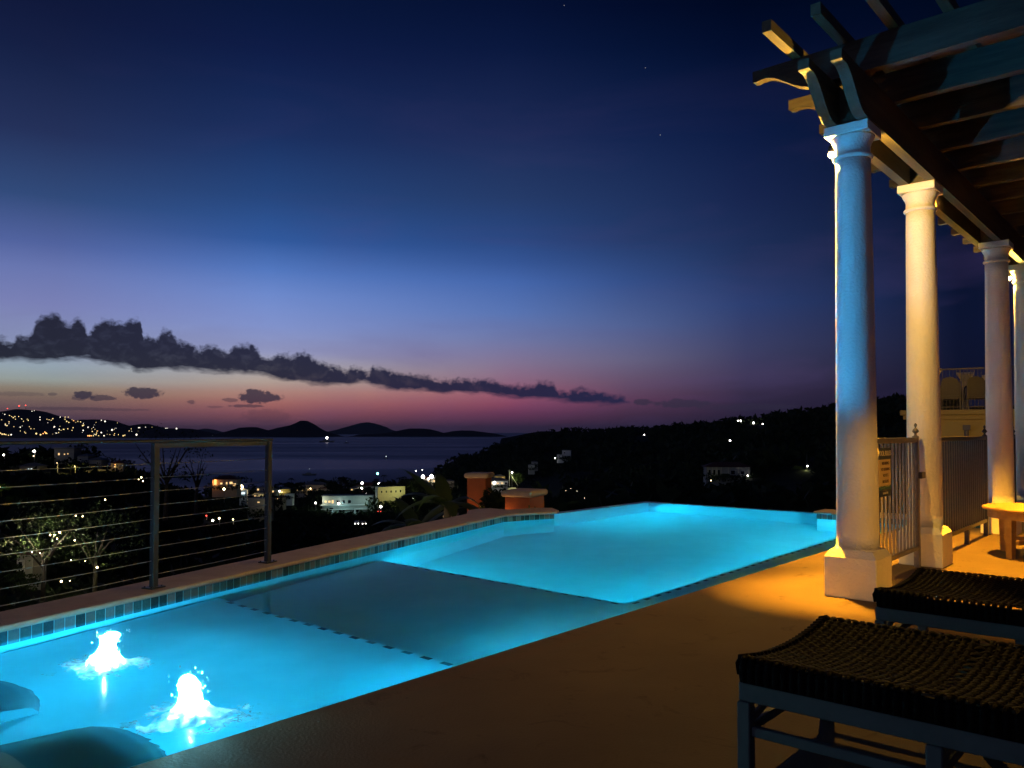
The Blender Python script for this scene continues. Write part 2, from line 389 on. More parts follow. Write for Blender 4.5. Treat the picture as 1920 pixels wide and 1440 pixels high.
island('hills_far', [(396,818),(410,814),(430,812),(445,805),(460,801),(478,800),(492,804),(505,808),(522,802),(545,797),(556,793),(566,788),(574,788),(588,795),(602,805),(614,812),(624,819)], 7600, 700, '')
island('hills_far', [(612,812),(640,804),(658,798),(676,793),(690,791),(704,794),(720,800),(736,807),(750,812)], 17000, 1500, '', rough=12)
island('hills_far', [(660,819),(676,815),(700,814),(728,811),(745,808),(758,805),(772,803),(790,803),(806,804),(820,808),(832,812),(848,809),(866,807),(884,807),(905,810),(930,813),(946,817),(954,820)], 8200, 500, '')
island('hills_far', [(940,822),(965,817),(990,812),(1012,808),(1035,807),(1060,809),(1100,812),(1200,812),(1400,812)], 3200, 500, '')

# terrain of the near coast: a sheet, columns of (distance, height) at several bearings
TER = [
 (-900, [(6,-2.6),(34,-5.5),(60,-12),(190,-10),(350,-34),(470,-46.5),(3000,-49)]),
 (-100, [(6,-2.6),(34,-5.0),(60,-11),(200,-6.0),(330,-32),(460,-46.5),(3000,-49)]),
 (100, [(6,-2.6),(34,-5.4),(60,-12),(200,-6.6),(330,-32),(460,-46.5),(3000,-49)]),
 (200, [(6,-2.6),(34,-6.5),(60,-13),(200,-9.6),(330,-33),(470,-46.5),(3000,-49)]),
 (330, [(6,-2.6),(34,-8),(70,-16),(200,-16),(330,-34),(480,-46),(3000,-49)]),
 (430, [(6,-2.6),(40,-10),(90,-22),(200,-24),(300,-34),(450,-41),(560,-43),(640,-46.5),(3000,-49)]),
 (560, [(6,-2.6),(40,-11),(90,-24),(220,-34),(320,-39),(440,-42),(600,-43.5),(660,-46.5),(3000,-49)]),
 (720, [(6,-2.6),(40,-10),(90,-22),(220,-33),(320,-38.5),(440,-41.5),(600,-43.5),(680,-46.5),(3000,-49)]),
 (800, [(6,-2.6),(40,-8),(90,-20),(220,-32),(320,-38),(440,-41),(620,-43),(760,-46.5),(3000,-49)]),
 (830, [(6,-2.6),(40,-7),(90,-18),(220,-31),(320,-37),(440,-40.5),(650,-42),(900,-45),(1100,-47),(3000,-49)]),
 (880, [(6,-2.6),(40,-6),(90,-17),(220,-30),(320,-36),(440,-40),(650,-41),(1000,-40),(1150,-38),(1350,-46.5),(3000,-49)]),
 (940, [(6,-2.6),(40,-5.5),(90,-15),(220,-28),(320,-33),(440,-37),(650,-39),(1000,-28),(1150,-22),(1400,-46.5),(3000,-49)]),
 (1010, [(6,-2.6),(40,-5.5),(90,-14),(220,-26),(320,-30),(440,-34),(650,-34),(1000,-14),(1150,-7),(1500,-46.5),(3000,-49)]),
 (1080, [(6,-2.6),(40,-5.5),(90,-13),(220,-24),(320,-27),(440,-30),(650,-28),(950,-8),(1150,-1.5),(1600,-46.5),(3000,-49)]),
 (1200, [(6,-2.6),(40,-5.5),(90,-12),(220,-21),(320,-23),(440,-24),(650,-20),(900,-5),(1100,-0.5),(1600,-40),(3000,-49)]),
 (1300, [(6,-2.6),(40,-5.5),(90,-11),(220,-18),(320,-19),(440,-18),(650,-12),(820,1),(1000,4),(1600,-30),(3000,-49)]),
 (1400, [(6,-2.6),(40,-5.5),(90,-10),(170,-14),(240,-13),(380,-12),(560,-4),(760,6),(900,9),(1500,-20),(3000,-49)]),
 (1500, [(6,-2.6),(40,-5.5),(90,-9),(170,-12),(240,-11),(380,-8),(520,2),(700,12),(850,13),(1500,-20),(3000,-49)]),
 (1620, [(6,-2.6),(40,-5.5),(90,-8),(170,-10),(240,-9),(380,-3),(480,8),(600,17),(800,16),(1500,-20),(3000,-49)]),
 (1760, [(6,-2.6),(40,-5),(90,-7),(170,-8),(240,-6),(380,4),(480,16),(600,20),(800,18),(1500,-20),(3000,-49)]),
 (2600, [(6,-2.6),(40,-4),(90,-4),(170,-2),(240,4),(380,14),(480,24),(600,28),(800,24),(1500,-20),(3000,-49)]),
]
def ter_h(px, Y):
    if px <= TER[0][0]: h = interp(TER[0][1], Y)
    elif px >= TER[-1][0]: h = interp(TER[-1][1], Y)
    else:
        for (p0, c0), (p1, c1) in zip(TER, TER[1:]):
            if px <= p1:
                k = (px - p0) / (p1 - p0); k = k * k * (3 - 2 * k)
                h = interp(c0, Y) * (1 - k) + interp(c1, Y) * k; break
    x = (px - 960) / F * Y
    nn = mnoise.noise(Vector((x * .02, Y * .02, 0))) * .5 + mnoise.noise(Vector((x * .08, Y * .08, 4))) * .2
    return h + nn * min(6, Y * .02)
DS = [5.5, 8, 11, 15, 20, 26, 34, 45, 60, 75, 90, 110, 135, 165, 200, 230, 260, 300, 340, 380, 420, 460, 500, 540, 580, 620, 660, 700, 760, 820, 880, 950, 1020, 1100, 1180, 1260, 1400, 1600, 2000, 3000]
PXS = list(range(-900, 2601, 25))
vs = []; 
for px in PXS:
    for d in DS: vs.append(((px - 960) / F * d, d, ter_h(px, d)))
nd = len(DS)
b = MB(); b.smooth = True
b.add(vs, [(i*nd+j, (i+1)*nd+j, (i+1)*nd+j+1, i*nd+j+1) for i in range(len(PXS)-1) for j in range(nd-1)])
tag(b.build('hillside', m_land), kind='structure')
def ground(px, Y): return Vector(((px - 960) / F * Y, Y, ter_h(px, Y)))

# ------------------------------------------------------------------ foliage helpers
def leaf_ball(b, c, rx, rz, n, s, seed=None, shell=.45):
    rnd = random
    for _ in range(n):
        u = rnd.uniform(-1, 1); a = rnd.uniform(0, 2 * math.pi); r = shell + (1 - shell) * rnd.random() ** .6
        q = math.sqrt(1 - u * u)
        p = Vector((c[0] + rx * r * q * math.cos(a), c[1] + rx * r * q * math.sin(a), c[2] + rz * r * u))
        d = Vector((rnd.gauss(0, 1), rnd.gauss(0, 1), rnd.gauss(0, 1))).normalized()
        e = d.cross(Vector((rnd.gauss(0, 1), rnd.gauss(0, 1), rnd.gauss(0, 1)))).normalized()
        ss = s * rnd.uniform(.55, 1.25)
        b.add([p - d * ss, p + e * ss * .45, p + d * ss, p - e * ss * .45], [(0, 1, 2, 3)])
def crown(b, base, w, h, clumps, n, s):
    for _ in range(clumps):
        a = random.uniform(0, 6.28); r = random.random() ** .6 * w * .5; t = random.uniform(-.8, 1)
        rr = r * math.sqrt(max(.15, 1 - abs(t) ** 1.6))
        c = (base[0] + rr * math.cos(a), base[1] + rr * math.sin(a), base[2] + h * .5 * t)
        k = random.uniform(.5, 1.15)
        leaf_ball(b, c, w * .22 * k, h * .2 * k, n, s)
def tree(label, px, Y, h, w, clumps=16, n=40, s=.5, m=None, base=None, cat='tree', name='tree', group=None, trunk=True, limb=5):
    g = base if base is not None else ground(px, Y)
    e = tag(empty(name, g), label, cat, group)
    th = h * .45
    if m is m_leaf: keep(g + Vector((0, 0, h * .15)), w / 2)
    if trunk:
        t = MB(); t.smooth = True
        r0 = max(.03, h * .028)
        t.tube([(0, 0, -.3), (random.uniform(-.02, .02) * h, 0, th * .5), (random.uniform(-.04, .04) * h, 0, th)], [r0, r0 * .75, r0 * .5], 7)
        for i in range(limb):
            a = i * 6.28 / limb + random.random(); q = w * random.uniform(.25, .42)
            t.tube([(0, 0, th * random.uniform(.6, .95)), (q * .5 * math.cos(a), q * .5 * math.sin(a), th + h * .12), (q * math.cos(a), q * math.sin(a), th + h * random.uniform(.2, .45))], [r0 * .45, r0 * .3, r0 * .1], 5)
        t.build('trunk', m_bark, e)
    c = MB(); crown(c, (0, 0, h * .66), w, h * .62, clumps, n, s); c.build('crown', m or m_leafd, e, fixn=False)
    return e

KEEP = []      # sight lines from the terrace to lit things; woodland leaves them open
def keep(p, hw, dy=0.0):
    f = p.y; px = 960 + F * p.x / f; py = 810 - F * (p.z - 1.25) / f
    KEEP.append((px - hw * F / f - 2, px + hw * F / f + 2, py - dy, f))
# ------------------------------------------------------------------ swimming pool
def tL(s): return 5.47 + (s - 1.61) * .299
TR = 3.06; SE = 3.3; SP = 5.5; SF = 12.57; TF = 7.65; ZL, ZP, ZD = -.25, -.52, -1.5
pool = tag(empty('swimming_pool', P(2, 4, 0)), 'long infinity pool glowing cyan with a shallow shelf and pale stone coping', 'swimming pool')
def sub(o, par):              # parent while keeping world placement
    o.parent = par; o.matrix_parent_inverse = Matrix.Translation(par.location).inverted() if par.rotation_euler.z == 0 else (Matrix.Translation(par.location) @ Matrix.Rotation(par.rotation_euler.z, 4, 'Z')).inverted()
    return o
b = MB()
def quad(b, *pts): b.add([P(*p) for p in pts], [tuple(range(len(pts)))])
S0 = -.9
quad(b, (S0,TR,ZL),(SE,TR,ZL),(SE,tL(SE),ZL),(S0,tL(S0),ZL))
quad(b, (SE,TR,ZP),(SP,TR,ZP),(SP,tL(SP),ZP),(SE,tL(SE),ZP))
quad(b, (SE,TR,ZL),(SE,tL(SE),ZL),(SE,tL(SE),ZP),(SE,TR,ZP))
TB = TR + .5
quad(b, (SP,TR,ZP),(11.9,TR,ZP),(11.9,TB,ZP),(SP,TB,ZP))
quad(b, (SP,TB,ZP),(11.9,TB,ZP),(11.9,TB,ZD),(SP,TB,ZD))
quad(b, (SP,TB,ZP),(SP,tL(SP),ZP),(SP,tL(SP),ZD),(SP,TB,ZD))
quad(b, (SP,TB,ZD),(SF,TB,ZD),(SF,TF,ZD),(SP,TF,ZD))
quad(b, (SF,TB,ZD),(SF,TF,ZD),(SF,TF,-.028),(SF,TB,-.028))          # far infinity wall, inner face
quad(b, (8.9,TF,ZD),(SF,TF,ZD),(SF,TF,-.028),(8.9,TF,-.028))
quad(b, (SF,2.6,-.028),(SF,TF,-.028),(SF+.18,TF+.18,-.028),(SF+.18,2.6,-.028))
quad(b, (8.9,TF,-.028),(SF,TF,-.028),(SF+.18,TF+.18,-.028),(8.9,TF+.18,-.028))
quad(b, (SF+.18,2.6,-.028),(SF+.18,TF+.18,-.028),(SF+.18,TF+.18,-3.5),(SF+.18,2.6,-3.5))
quad(b, (8.9,TF+.18,-.028),(SF+.18,TF+.18,-.028),(SF+.18,TF+.18,-3.5),(8.9,TF+.18,-3.5))
quad(b, (S0,TR,0),(SF,TR,0),(SF,TR,ZD),(S0,TR,ZD))
quad(b, (S0,TR,0),(S0,tL(S0),0),(S0,tL(S0),ZL),(S0,TR,ZL))
sub(b.build('basin', m_pool, fixn=False), pool)
# parapet under the coping on the sea side
inner = [P(S0, tL(S0)), Vector((-0.093, 11.393, 0)), Vector((0.227, 11.588, 0)), Vector((0.665, 11.805, 0))]
d0 = (inner[1] - inner[0]).normalized(); nrm = Vector((-d0.y, d0.x, 0)) * .36
outer = [Vector((0.701, 11.980, 0)), Vector((0.619, 12.351, 0)), Vector((0.309, 12.372, 0)), Vector((-0.021, 12.083, 0)), Vector((-0.165, 12.166, 0)), Vector((-0.330, 12.300, 0)), Vector((-0.515, 12.228, 0)), Vector((-0.660, 11.960, 0)), Vector((-0.650, 11.465, 0)) ]
outer.append(inner[0] + nrm)
outline = inner + outer
cx = sum(p.x for p in outline) / len(outline); cy = sum(p.y for p in outline) / len(outline)
b = MB(); b.prism([(p.x, p.y) for p in outline], .046, .085, 'z')
cop = sub(b.build('coping', m_coping), pool)
bv = cop.modifiers.new('edge', 'BEVEL'); bv.width = .016; bv.segments = 3
ins = [p + (Vector((d0.y, -d0.x, 0)) * -.03) for p in inner]
wall_in = [ins[0], ins[1], ins[2] + Vector((-.02, .03, 0)), Vector((.62, 11.85, 0))]
wall_out = [Vector((.60, 12.27, 0)), Vector((.0, 12.02, 0)), Vector((-.35, 12.2, 0)), Vector((-.60, 11.9, 0)), inner[0] + nrm * .9]
b = MB(); b.prism([(p.x, p.y) for p in wall_in + wall_out], -3.5, .0455, 'z')
sub(b.build('parapet', m_pool), pool)
def tile_strip(b, pts, z0, z1, w, off, probs=(.25, .3, .2, .25)):
    for p, q in zip(pts, pts[1:]):
        L = (q - p).length; n = max(1, int(L / w)); d = (q - p) / n; nn = Vector((d.y, -d.x, 0)).normalized() * off
        last = -1; k = 0
        while k < n:
            run = random.choice((1, 1, 2)); m = random.choices(range(4), probs)[0]
            if m == last: m = (m + 1) % 4
            last = m; b.m = m
            for _ in range(run):
                if k >= n: break
                a = p + d * (k + .03) + nn; c = p + d * (k + .97) + nn
                b.add([(a.x, a.y, z0), (c.x, c.y, z0), (c.x, c.y, z1), (a.x, a.y, z1)], [(0, 1, 2, 3)]); k += 1
b = MB(); tile_strip(b, wall_in, -.10, .045, .075, .004)
tile_strip(b, [wall_in[-1], Vector((.61, 12.2, 0))], -.10, .045, .075, .004)
sub(b.build('tile_band', TILES, fixn=False), pool)
# mosaic dots that mark the nosings of the steps
def dots(sa, ta, sb, tb, z, step, w, ln):
    """a continuous trim strip: dark mosaic pieces with plaster between them"""
    b = MB(); A, Bv = P(sa, ta, z), P(sb, tb, z); L = (Bv - A).length; n = int(L / step); d = (Bv - A) / L; q = Vector((-d.y, d.x, 0)) * w / 2
    cuts = []
    for k in range(n): cuts += [(k + .5) * step - ln / 2, (k + .5) * step + ln / 2]
    for c in cuts: b.v += [tuple(A + d * c - q), tuple(A + d * c + q)]
    for k in range(len(cuts) - 1):
        b.f.append((2*k, 2*k+2, 2*k+3, 2*k+1)); b.mi.append(random.choice((0, 2, 0, 3)) if k % 2 == 0 else 4); b.sm.append(False)
    sub(b.build('step_trim', TILES + [m_pool], fixn=False), pool)
dots(SE - .03, TR + .03, SE - .03, tL(SE) - .05, ZL + .004, .17, .04, .08)
dots(SP - .04, TB, SP - .04, tL(SP) - .05, ZP + .004, .17, .03, .07)
dots(SP, TB - .04, 11.8, TB - .04, ZP + .004, .17, .035, .08)
dots(SE, TR + .16, 11.8, TR + .16, ZP + .004, .17, .035, .08)
# raised wall at the far right corner
b = MB(); b.prism([tuple(P(s, t).xy) for s, t in ((11.85, 4.42), (11.85, 2.2), (12.3, 2.2), (12.3, 4.42))], .046, .085, 'z')
o = sub(b.build('coping', m_coping), pool); bv = o.modifiers.new('edge', 'BEVEL'); bv.width = .02; bv.segments = 3
b = MB(); b.prism([tuple(P(s, t).xy) for s, t in ((11.9, 4.38), (11.9, 2.24), (12.26, 2.24), (12.26, 4.38))], -1.6, .0455, 'z')
sub(b.build('parapet', m_pool), pool)
b = MB(); tile_strip(b, [P(11.9, 4.38), P(11.9, 2.24)], -.10, .045, .075, .004); tile_strip(b, [P(12.26, 4.38), P(11.9, 4.38)], -.10, .045, .075, .004)
sub(b.build('tile_band', TILES, fixn=False), pool)

# water sheet
m_water = bpy.data.materials.new('pool_water'); m_water.use_nodes = True
n = m_water.node_tree.nodes; l = m_water.node_tree.links; n.clear()
rf = n.new('ShaderNodeBsdfRefraction'); rf.inputs['Color'].default_value = (.82, .97, 1, 1); rf.inputs['Roughness'].default_value = 0; rf.inputs['IOR'].default_value = 1.33
gs = n.new('ShaderNodeBsdfGlossy'); gs.inputs['Roughness'].default_value = .11
fr = n.new('ShaderNodeFresnel'); fr.inputs['IOR'].default_value = 1.33
mxs = n.new('ShaderNodeMixShader'); wout = n.new('ShaderNodeOutputMaterial')
l.new(rf.outputs[0], mxs.inputs[1]); l.new(gs.outputs[0], mxs.inputs[2]); l.new(mxs.outputs[0], wout.inputs[0])
co = n.new('ShaderNodeTexCoord')
def MM(op, a, b_=None): return M(op, a, b_, tree=n, links=l)
l.new(MM('MULTIPLY', fr.outputs[0], .32), mxs.inputs[0])
hs = None
nzr = n.new('ShaderNodeTexNoise'); nzr.inputs['Scale'].default_value = 4; nzr.inputs['Detail'].default_value = 3; l.new(co.outputs['Object'], nzr.inputs['Vector'])
for k, c in enumerate(BUB):
    vm = n.new('ShaderNodeVectorMath'); vm.operation = 'DISTANCE'; l.new(co.outputs['Object'], vm.inputs[0]); vm.inputs[1].default_value = (c.x, c.y, WZ)
    r = MM('ADD', vm.outputs['Value'], MM('MULTIPLY', nzr.outputs[0], .35))
    wv = MM('MULTIPLY', MM('SINE', MM('MULTIPLY', r, 62.0)), MM('EXPONENT', MM('MULTIPLY', vm.outputs['Value'], -4.2)))
    hs = wv if hs is None else MM('ADD', hs, wv)
nz = n.new('ShaderNodeTexNoise'); nz.inputs['Scale'].default_value = 2.4; nz.inputs['Detail'].default_value = 3; l.new(co.outputs['Object'], nz.inputs['Vector'])
h = MM('ADD', MM('MULTIPLY', hs, .4), MM('MULTIPLY', nz.outputs[0], .7))
bp = n.new('ShaderNodeBump'); bp.inputs['Strength'].default_value = .4; bp.inputs['Distance'].default_value = .012
l.new(h, bp.inputs['Height'])
for q in (rf, gs, fr): l.new(bp.outputs[0], q.inputs['Normal'])
b = MB()
wp = [P(S0, TR, WZ), P(11.9, TR, WZ), P(11.9, 4.38, WZ), P(12.26, 4.38, WZ), P(12.26, 3.0, WZ), P(SF + .16, 3.0, WZ), P(SF + .16, TF + .16, WZ), P(9.6, TF + .16, WZ)] + [Vector((p.x, p.y, WZ)) for p in (Vector((.58, 12.2, 0)), wall_in[3], wall_in[2], wall_in[1], wall_in[0])]
b.add(wp, [tuple(range(len(wp)))])
o = b.build('pool_water', m_water, fixn=False); tag(o, kind='structure')

# pool lights (submerged) and bubblers
CY = (.0, .62, 1.0); CD = (.0, .76, 1.0)
def strip(name, loc, watt, colr, ln, n_, target):
    """a row of small submerged lamps along a pool wall, all shining the same way"""
    loc = Vector(loc); d = (Vector(target) - loc); u = Vector((-d.y, d.x, 0)).normalized()
    for k in range(n_):
        o_ = u * ln * ((k + .5) / n_ - .5); pt(name, loc + o_, watt / n_, colr, 0.0, target=Vector(target) + o_, spot=172, blend=.25)
strip('pool_light_and_fill', P(SP + .03, 5.1, -.85), 95, CD, 3.4, 5, P(SP + 4, 5.1, -1.5))
strip('pool_light_and_fill', P(8.6, TB + .03, -.80), 74, CD, 5.6, 6, P(8.6, TB + 4, -1.5))
strip('pool_light_and_fill', P(10.9, TB + .04, -.52), 60, (.14, .85, 1.0), .5, 1, P(11.0, TB + 2, -1.6))
strip('pool_light_and_fill', P(10.7, TF - .03, -.75), 150, CD, 3.0, 4, P(10.7, TF - 4, -1.5))  # unseen row added to spread light through the deep end
strip('pool_light_and_fill', P(SF - .03, 5.6, -.75), 14, CD, 3.0, 3, P(SF - 4, 5.6, -1.5))  # weak added row on the far wall, also fill
strip('shelf_light', P(1.5, TR + .01, -.07), 95, CY, 3.4, 6, P(1.5, TR + 3, -.25))
strip('shelf_light', P(S0 + .05, 4.0, -.07), 210, CY, 1.6, 4, P(S0 + 3, 4.2, -.25))
strip('middle_shelf_fill', P(4.4, TR + .01, -.28), 52, (.02, .60, .85), 1.6, 3, P(4.4, TR + 3, -.60))  # unseen row added as fill over the middle shelf

m_foam = bpy.data.materials.new('white_foam'); m_foam.use_nodes = True
n = m_foam.node_tree.nodes; l = m_foam.node_tree.links; n.clear()
df = n.new('ShaderNodeBsdfDiffuse'); df.inputs[0].default_value = (.85, .92, .95, 1)
trl = n.new('ShaderNodeBsdfTranslucent'); trl.inputs[0].default_value = (.85, .94, .98, 1)
tp = n.new('ShaderNodeBsdfTransparent'); a1 = n.new('ShaderNodeMixShader'); a1.inputs[0].default_value = .6; l.new(df.outputs[0], a1.inputs[1]); l.new(trl.outputs[0], a1.inputs[2])
a2 = n.new('ShaderNodeMixShader'); l.new(a1.outputs[0], a2.inputs[1]); l.new(tp.outputs[0], a2.inputs[2]); a2.inputs[0].default_value = .30
out = n.new('ShaderNodeOutputMaterial'); l.new(a2.outputs[0], out.inputs[0])
def fade(m, along_z):
    m = m.copy(); n = m.node_tree.nodes; l = m.node_tree.links
    mixn = [q for q in n if q.type == 'MIX_SHADER' and q.outputs[0].links[0].to_node.type == 'OUTPUT_MATERIAL'][0]
    co = n.new('ShaderNodeTexCoord'); nz = n.new('ShaderNodeTexNoise'); nz.inputs['Scale'].default_value = 26; nz.inputs['Detail'].default_value = 5; l.new(co.outputs['Object'], nz.inputs['Vector'])
    if along_z: sp = n.new('ShaderNodeSeparateXYZ'); l.new(co.outputs['Object'], sp.inputs[0]); v = sp.outputs[2]
    else: ln = n.new('ShaderNodeVectorMath'); ln.operation = 'LENGTH'; l.new(co.outputs['Object'], ln.inputs[0]); v = ln.outputs['Value']
    mr = n.new('ShaderNodeMapRange'); mr.inputs[1].default_value = .09 if along_z else .10; mr.inputs[2].default_value = .21 if along_z else .30; mr.inputs[3].default_value = .22; mr.inputs[4].default_value = .62 if along_z else .97
    l.new(v, mr.inputs[0])
    add = M('ADD', mr.outputs[0], M('MULTIPLY', M('SUBTRACT', nz.outputs[0], .5, tree=n, links=l), 1.3, tree=n, links=l), clamp=True, tree=n, links=l)
    l.new(add, mixn.inputs[0]); return m
m_jet = fade(m_foam, True); m_float = fade(m_foam, False)
def bubbler(c, k, lab, h, lean):
    e = tag(empty('bubbler', c), lab, 'fountain', 'bubbling water jets on the shallow shelf')
    b = MB(); b.smooth = True; nn_, nz_ = 44, 34; vs = []; fs = []
    for j in range(nz_):
        v = j / (nz_ - 1); z = h * v
        r = .038 + .085 * (1 - v) ** 3.5 + .007 * math.sin(v * 9 + k)
        if v > .78: r *= math.sqrt(max(0.0, 1 - ((v - .78) / .22) ** 2)) * .9 + .04
        for i in range(nn_):
            a = 6.2832 * i / nn_
            q = Vector((math.cos(a) * 1.9, math.sin(a) * 1.9, z * 16 + k * 7))
            d = mnoise.noise(q * 1.6) * .38 + mnoise.noise(q * 4.2) * .22 + mnoise.noise(q * 9) * .10
            rr = r * (1 + d * (.5 + .9 * v))
            vs.append((rr * math.cos(a) + lean * v * v * .05, rr * math.sin(a), z + d * .012))
    for j in range(nz_ - 1):
        for i in range(nn_):
            i2 = (i + 1) % nn_; fs.append((j*nn_+i, j*nn_+i2, (j+1)*nn_+i2, (j+1)*nn_+i))
    b.add(vs, fs)
    # ragged flung drops and ribbons round the head of the jet
    for _ in range(34):
        a = random.uniform(0, 6.28); v = random.uniform(.35, 1.12); rr = .05 + random.random() * .035 * (1.3 - abs(v - .8)); q = random.uniform(.0015, .005)
        p = Vector((rr * math.cos(a) + lean * v * v * .05, rr * math.sin(a), h * v)); b.lathe([(q*.3, -q*1.6), (q, 0), (q*.3, q*1.6)], p, 5)
    b.build('jet', m_jet, e)
    # churned foam lying on the water
    b = MB(); g = .0085; N2 = 46; idx = {}
    for i in range(-N2, N2):
        for j in range(-N2, N2):
            x, y = i * g, j * g; r = math.hypot(x * .8 + y * .1, y * 1.15); ang = math.atan2(y, x)
            q = Vector((x * 9 + k * 5, y * 9, r * 6)); s = mnoise.noise(q) * .6 + mnoise.noise(q * 2.6) * .4 + mnoise.noise(q * 6.5) * .28
            th = (r - .185 - .06 * math.sin(ang * 3 + k * 2)) * 3.4
            if r > .27: th += (r - .27) * 6
            if s > th or r < .075:
                pts = []
                for (u, w) in ((i, j), (i+1, j), (i+1, j+1), (i, j+1)):
                    if (u, w) not in idx:
                        X1, Y1 = u * g, w * g; zz = .005 + .045 * math.exp(-(math.hypot(X1, Y1) / .10) ** 2) + max(-.003, .008 * mnoise.noise(Vector((X1 * 22, Y1 * 22, k))))
                        idx[(u, w)] = len(b.v); b.v.append((X1 + .004 * mnoise.noise(Vector((X1*80, Y1*80, 1))), Y1 + .004 * mnoise.noise(Vector((X1*80, Y1*80, 5))), zz))
                    pts.append(idx[(u, w)])
                b.f.append(tuple(pts)); b.mi.append(0); b.sm.append(True)
    b.build('foam', m_float, e)
    return e
bubbler(BUB[0], 0, 'bubbling water jet on the shelf, the one nearer the cable railing', .19, .8)
bubbler(BUB[1], 1, 'bubbling water jet on the shelf, the one nearer the terrace deck', .19, -.3)
for c in BUB:
    pt('bubbler_light', c + Vector((0, 0, .085)), 60, (.25, .85, 1), .0)
    pt('bubbler_light', c + Vector((0, 0, -.085)), 120, (.05, .64, 1.0), .0)
# added spots standing in for the far jet's glow on first column and rafters
def aim(az, el, d=5): return BUB[0] + Vector((math.sin(R(az)) * d, math.cos(R(az)) * d, math.tan(R(el)) * d))
def beam(az, el, full, w, bl): pt('added_jet_glow', BUB[0] + Vector((0, 0, .30)), w, (.02, .42, 1.0), .02, target=BUB[0] + Vector((0, 0, .30)) + Vector((math.cos(R(az)) * 5, math.sin(R(az)) * 5, math.tan(R(el)) * 5)), spot=full, blend=bl)
beam(17.5, 23.5, 25, 800, .5)
beam(11, 38, 17, 750, .8)

# moulded chaises standing in the shallow water
m_chaise = mat('moulded_resin', (.08, .18, .21), .6, spec=.2, var=(.09, .2, .23), vscale=3)
def chaise(s1, t0, t1, lab):
    prof = [(1.6,-.19),(1.57,-.12),(1.52,-.085),(1.42,-.060),(1.2,-.035),(1.0,-.005),(.8,.06),(.6,.09),(.4,.06),(.2,.02),(0,.03),(-.2,.12),(-.45,.30),(-.7,.48)]
    prof = [(s - 1.6 + s1, z) for s, z in prof]
    fine = []
    for (a, za), (b_, zb_) in zip(prof, prof[1:]):
        for q in range(6): u = q / 6; fine.append((a + (b_ - a) * u, za + (zb_ - za) * u))
    prof = fine + [prof[-1]]
    e = tag(empty('pool_chaise', P(s1 - .8, (t0 + t1) / 2, ZL)), lab, 'lounger', 'moulded loungers in the shallow water')
    b = MB(); b.smooth = True; vs = []; fs = []; nt = 49
    for s, z in prof:
        for j in range(nt):
            v = -1 + 2 * j / (nt - 1); k = max(0, 1 - ((s1 - s) / .35)) if s > s1 - .35 else 0
            vs.append(P(s - .07 * v * v * k, (t0 + t1) / 2 + v * (t1 - t0) / 2, z - .035 * abs(v) ** 6 ))
    n_ = len(prof)
    for i in range(n_ - 1):
        for j in range(nt - 1): fs.append((i*nt+j, i*nt+j+1, (i+1)*nt+j+1, (i+1)*nt+j))
    b.add(vs, fs); b.smooth = False
    for j in (0, nt - 1):
        top = [vs[i*nt+j] for i in range(n_)]; bot_ = [Vector((p.x, p.y, ZL + .003)) for p in top]
        b.add(top + bot_, [(i, i+1, n_+i+1, n_+i) for i in range(n_-1)])
    for i in (0, n_ - 1):
        top = [vs[i*nt+j] for j in range(nt)]; bot_ = [Vector((p.x, p.y, ZL + .003)) for p in top]
        b.add(top + bot_, [(j, j+1, nt+j+1, nt+j) for j in range(nt-1)])
    sub(b.build('seat_shell', m_chaise, fixn=False), e)
chaise(1.61, 3.125, 3.76, 'dark teal moulded chaise foot rising from the shallow water, the nearer of two')
chaise(1.50, 4.23, 4.865, 'dark teal moulded chaise foot by the far jet, at the left edge of the pool')

# ------------------------------------------------------------------ terrace deck
b = MB(); b.prism([tuple(P(s, t).xy) for s, t in ((-4, -7), (24, -7), (24, 2.2), (12.3, 2.2), (12.3, TR + .01), (-4, TR + .01))], -.35, 0, 'z')
dk = tag(b.build('deck', m_deck), kind='structure'); bv = dk.modifiers.new('edge', 'BEVEL'); bv.width = .012; bv.segments = 2
# faint wear marks and stains in the deck finish
t = m_deck.node_tree; n = t.nodes; l = t.links; pb = n['Principled BSDF']
src = pb.inputs['Base Color'].links[0].from_socket
nz = n.new('ShaderNodeTexNoise'); nz.inputs['Scale'].default_value = 3.5; nz.inputs['Detail'].default_value = 10; nz.inputs['Roughness'].default_value = .7; nz.inputs['Distortion'].default_value = 1.5
co = n.new('ShaderNodeTexCoord'); l.new(co.outputs['Object'], nz.inputs['Vector'])
rp = n.new('ShaderNodeValToRGB'); rp.color_ramp.elements[0].position = .27; rp.color_ramp.elements[1].position = .42; rp.color_ramp.elements[0].color = (.45, .42, .40, 1); rp.color_ramp.elements[1].color = (1, 1, 1, 1)
l.new(nz.outputs[0], rp.inputs[0]); mx = n.new('ShaderNodeMix'); mx.data_type = 'RGBA'; mx.blend_type = 'MULTIPLY'; mx.inputs[0].default_value = 1
l.new(src, mx.inputs[6]); l.new(rp.outputs[0], mx.inputs[7]); l.new(mx.outputs[2], pb.inputs['Base Color'])

